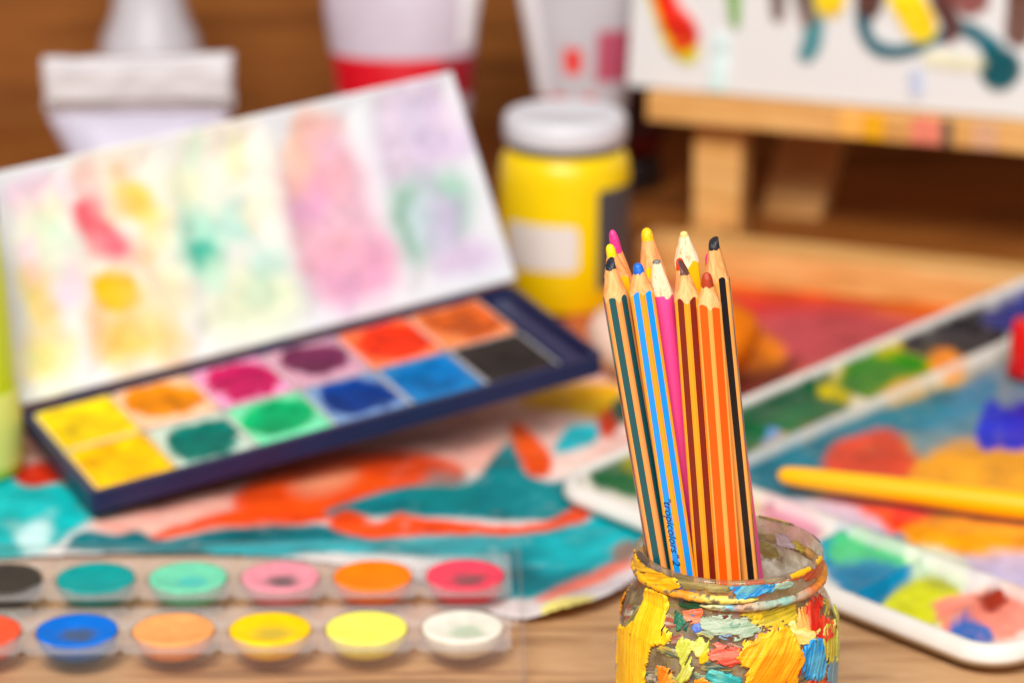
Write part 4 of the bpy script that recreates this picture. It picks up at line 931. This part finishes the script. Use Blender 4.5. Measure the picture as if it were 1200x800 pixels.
# ------------------------------------------------------------------ pencils
def lacq(name, c, rough=.3): return mat(name, c, rough, .5, coat=.25, var=.05, vscale=120, stretch=(1, 1, .08), bump=.05, bscale=700)
def pencil(label, tip_px, low_px, du, dl, body, stripe=None, sfrac=.5, lead=(30, 30, 34), rot=0.0, lead_r=.0016, lead_len=.0036, cone=.0125, worn=None, conem=None, smudge=None, hexa=True, rad=.0036, base_z=.0048):
    tip = Vector(at_y(tip_px[0], tip_px[1], JY+du)); low = Vector(at_y(low_px[0], low_px[1], JY+dl))
    ax = (tip-low).normalized(); k = (tip.z-base_z)/ax.z; base = tip-ax*k; Ln = k
    q = ax.to_track_quat('Z', 'Y'); M = Matrix.Translation(base) @ q.to_matrix().to_4x4()
    # keep local -Y turned to the viewer
    loc = M.to_3x3().inverted() @ Vector((0, -1, 0)); turn = math.atan2(loc.x, -loc.y)
    M = M @ Matrix.Rotation(turn+rot, 4, 'Z')
    P = thing('pencil', label, 'pencil', group='pencils standing in the jar'); P.matrix_world = M
    nf = 6; sub = 16; nseg = nf*sub; ph = []; R = []; st = []
    for f_ in range(nf):
        for s in range(sub):
            x = -1+2*s/sub; a0 = math.pi/nf*(2*f_+1)         # face centre; corners at multiples of 60 degrees, one towards the viewer
            ang = a0+math.atan(x*math.tan(math.pi/nf)); ph.append(ang)
            r = rad/math.cos(ang-a0) if hexa else rad*1.05
            if hexa: r = min(r, rad*1.115)
            R.append(r); st.append(abs(x+1/sub) < sfrac)
    ph = np.array(ph); R = np.array(R)
    tl = math.tan(math.asin(min(.9, (rad*1.06-lead_r)/cone)))
    zc = Ln-lead_len                                # where the wood ends and the lead begins
    zb = zc-(R-lead_r)/tl+(fbm(ph*1.3+tip_px[0], ph*0+2, 3)-.5)*.0022
    ring = lambda r, z: np.stack([r*np.sin(ph), -r*np.cos(ph), z*np.ones(nseg)], 1)
    lv = [0, .002, .35, .7, .93, 1.0]; V = []; Fc = []; mi = []
    for l in lv: V.append(ring(R, zb*l))
    V = np.concatenate(V)
    for i in range(len(lv)-1):
        for j in range(nseg):
            Fc.append((i*nseg+j, i*nseg+(j+1) % nseg, (i+1)*nseg+(j+1) % nseg, (i+1)*nseg+j)); mi.append(1 if (stripe is not None and st[j]) else 0)
    Fc.append(tuple(range(nseg-1, -1, -1))); mi.append(0)
    ms = [body] + ([stripe] if stripe is not None else [])
    o = mesh('body', V, Fc, ms, P, True, midx=mi)
    if hexa:
        o.data.set_sharp_from_angle(angle=math.radians(24))
    rows = 7; V = []; Fc = []
    for i in range(rows+1):
        t = i/rows; V.append(ring(R*(1-t)+lead_r*1.02*t + (fbm(ph*2+tip_px[1], ph*0+t*6)-.5)*.00022*math.sin(math.pi*t), zb*(1-t)+(zc+(fbm(ph*2.0, ph*0+tip_px[1])-.5)*.0012)*t))
    V = np.concatenate(V)
    for i in range(rows):
        for j in range(nseg): Fc.append((i*nseg+j, i*nseg+(j+1) % nseg, (i+1)*nseg+(j+1) % nseg, (i+1)*nseg+j))
    mesh('sharpened_wood', V, Fc, conem or M_CONE, P, True)
    pr = [(lead_r*1.0, zc-.0012), (lead_r*.99, zc), (lead_r*.95, zc+.25*lead_len), (lead_r*.88, zc+.55*lead_len), (lead_r*.70, zc+.80*lead_len), (lead_r*.42, zc+.94*lead_len), (0.00005, Ln)]
    lm = mat('pencil_lead', lead, .38, .5, var=.12, vscale=900, bump=.4, bscale=1500)
    def cut(Vt):
        if worn is None: return Vt
        nv = Vector((math.sin(worn[0])*math.sin(worn[1]), -math.cos(worn[0])*math.sin(worn[1]), math.cos(worn[1])))
        nv = np.array(nv); p0 = np.array([0, 0, zc+lead_len*worn[2]]); d = (Vt-p0)@nv
        return Vt - np.maximum(d, 0)[:, None]*nv[None]*.92
    lathe('lead', pr, lm, P, 24, fn=cut)
    return P, M, Ln
NAT = lacq('natural_lacquer', (238, 152, 76)); NAT2 = lacq('amber_lacquer', (250, 158, 30)); NAT3 = lacq('pale_amber_lacquer', (248, 164, 76))
YLW = lacq('yellow_pencil_lacquer', (252, 196, 6))
PNK = lacq('pink_pencil_lacquer', (255, 78, 154), .35)
pencil('pencil with dark green stripes and a worn black tip, leftmost in the jar', (713, 298), (774, 656), -.002, -.007, NAT, lacq('dark_green_stripe', (0, 82, 88)), .45, (26, 30, 42), .22, lead_len=.0044, cone=.0090, worn=(-.8, .75, .35))
P2, PM2, PL2 = pencil('pencil with sky blue stripes and a rounded blue tip', (747, 308), (800, 665), -.007, -.012, NAT2, lacq('sky_blue_stripe', (0, 150, 240)), .45, (8, 100, 200), .02, lead_r=.0017, lead_len=.0030, cone=.0060)
pencil('plain pink pencil with pale wood and a grey graphite tip', (769, 304), (818, 665), .0005, -.004, PNK, None, .5, (120, 112, 104), .3, lead_r=.0013, lead_len=.0010, cone=.0105, conem=M_CONEPALE, hexa=False)
pencil('pencil with dark brown stripes and a pointed brown tip', (801, 299), (828, 668), -.006, -.011, NAT2, lacq('brown_stripe', (120, 26, 10)), .45, (92, 54, 44), -.05, lead_r=.0014, lead_len=.0058, cone=.0075, worn=(.7, .9, .2))
pencil('pencil with broad orange stripes and a rust red tip', (828, 319), (854, 670), -.008, -.012, NAT3, lacq('orange_stripe', (252, 90, 0)), .58, (170, 56, 20), .0, lead_r=.0018, lead_len=.0042, cone=.0062)
pencil('tall pencil with one visible black stripe and a slanted black tip, rightmost in the jar', (835, 271), (874, 668), .0, -.006, NAT3, lacq('black_stripe', (18, 16, 20)), .45, (34, 34, 38), -.17, lead_r=.0017, lead_len=.0054, cone=.0095, worn=(-.5, .5, .45))
pencil('pink pencil mostly hidden behind the black striped one', (831, 296), (879, 668), .0085, .0020, PNK, None, .5, (236, 40, 120), .1, hexa=False)
pencil('pencil with a blunt pink tip at the back left of the bunch', (717, 269), (806, 660), .010, .012, NAT, lacq('magenta_stripe', (214, 40, 110)), .5, (222, 50, 130), .2, lead_r=.0017, lead_len=.0072, cone=.0150)
pencil('pencil with a small yellow tip just above the dark green striped one', (714, 286), (797, 660), .0045, .002, YLW, None, .5, (250, 214, 8), .0, lead_r=.0016, lead_len=.0036, cone=.0070)
pencil('amber pencil with a blunt yellow tip, behind the pink pencil', (757, 267), (818, 660), .006, .004, NAT2, lacq('yellow_stripe', (252, 206, 0)), .5, (252, 190, 10), .3, lead_r=.0019, lead_len=.0038, cone=.0095)
pencil('yellow pencil with pale wood and a tiny cream tip', (801, 271), (840, 660), .011, .008, YLW, None, .5, (246, 206, 120), .0, lead_r=.0013, lead_len=.0014, cone=.0085, conem=M_CONEPALE)
pencil('pencil with a red tip just behind the dark brown striped one', (796, 302), (846, 660), .003, -.003, NAT2, lacq('red_stripe', (206, 30, 12)), .5, (218, 60, 20), .1, lead_r=.0014, lead_len=.0036, cone=.0125)
# imprint on the blue striped pencil
cu = bpy.data.curves.new('imprint', 'FONT'); cu.body = '"tropicolors" 2'; cu.size = .0036; cu.extrude = .00002; cu.shear = .25; cu.align_x = 'LEFT'
tmp = bpy.data.objects.new('imprint_curve', cu); COL.objects.link(tmp)
bpy.context.view_layer.update()
tm = bpy.data.meshes.new_from_object(tmp.evaluated_get(bpy.context.evaluated_depsgraph_get())); bpy.data.objects.remove(tmp)
tm.materials.clear(); tm.materials.append(mat('imprint_ink', (12, 40, 84), .3, .5))
im = bpy.data.objects.new('imprint', tm); link(im, P2)
fa_ = -math.pi/6                                   # the face to the left of the ridge that points at the viewer
# text x runs down the pencil, text up points to the right across the face
nx_ = Vector((math.sin(fa_), -math.cos(fa_), 0)); tx = Vector((0, 0, -1)); ty = nx_.cross(tx)
zt = PL2*.0
p_top = PM2.inverted() @ Vector(at_y(783, 578, JY-.011))
Rt = Matrix((tx, ty, nx_)).transposed().to_4x4(); Rt.translation = nx_*(.0036+.00006)+Vector((0, 0, p_top.z)) - ty*.0011
im.matrix_local = Rt
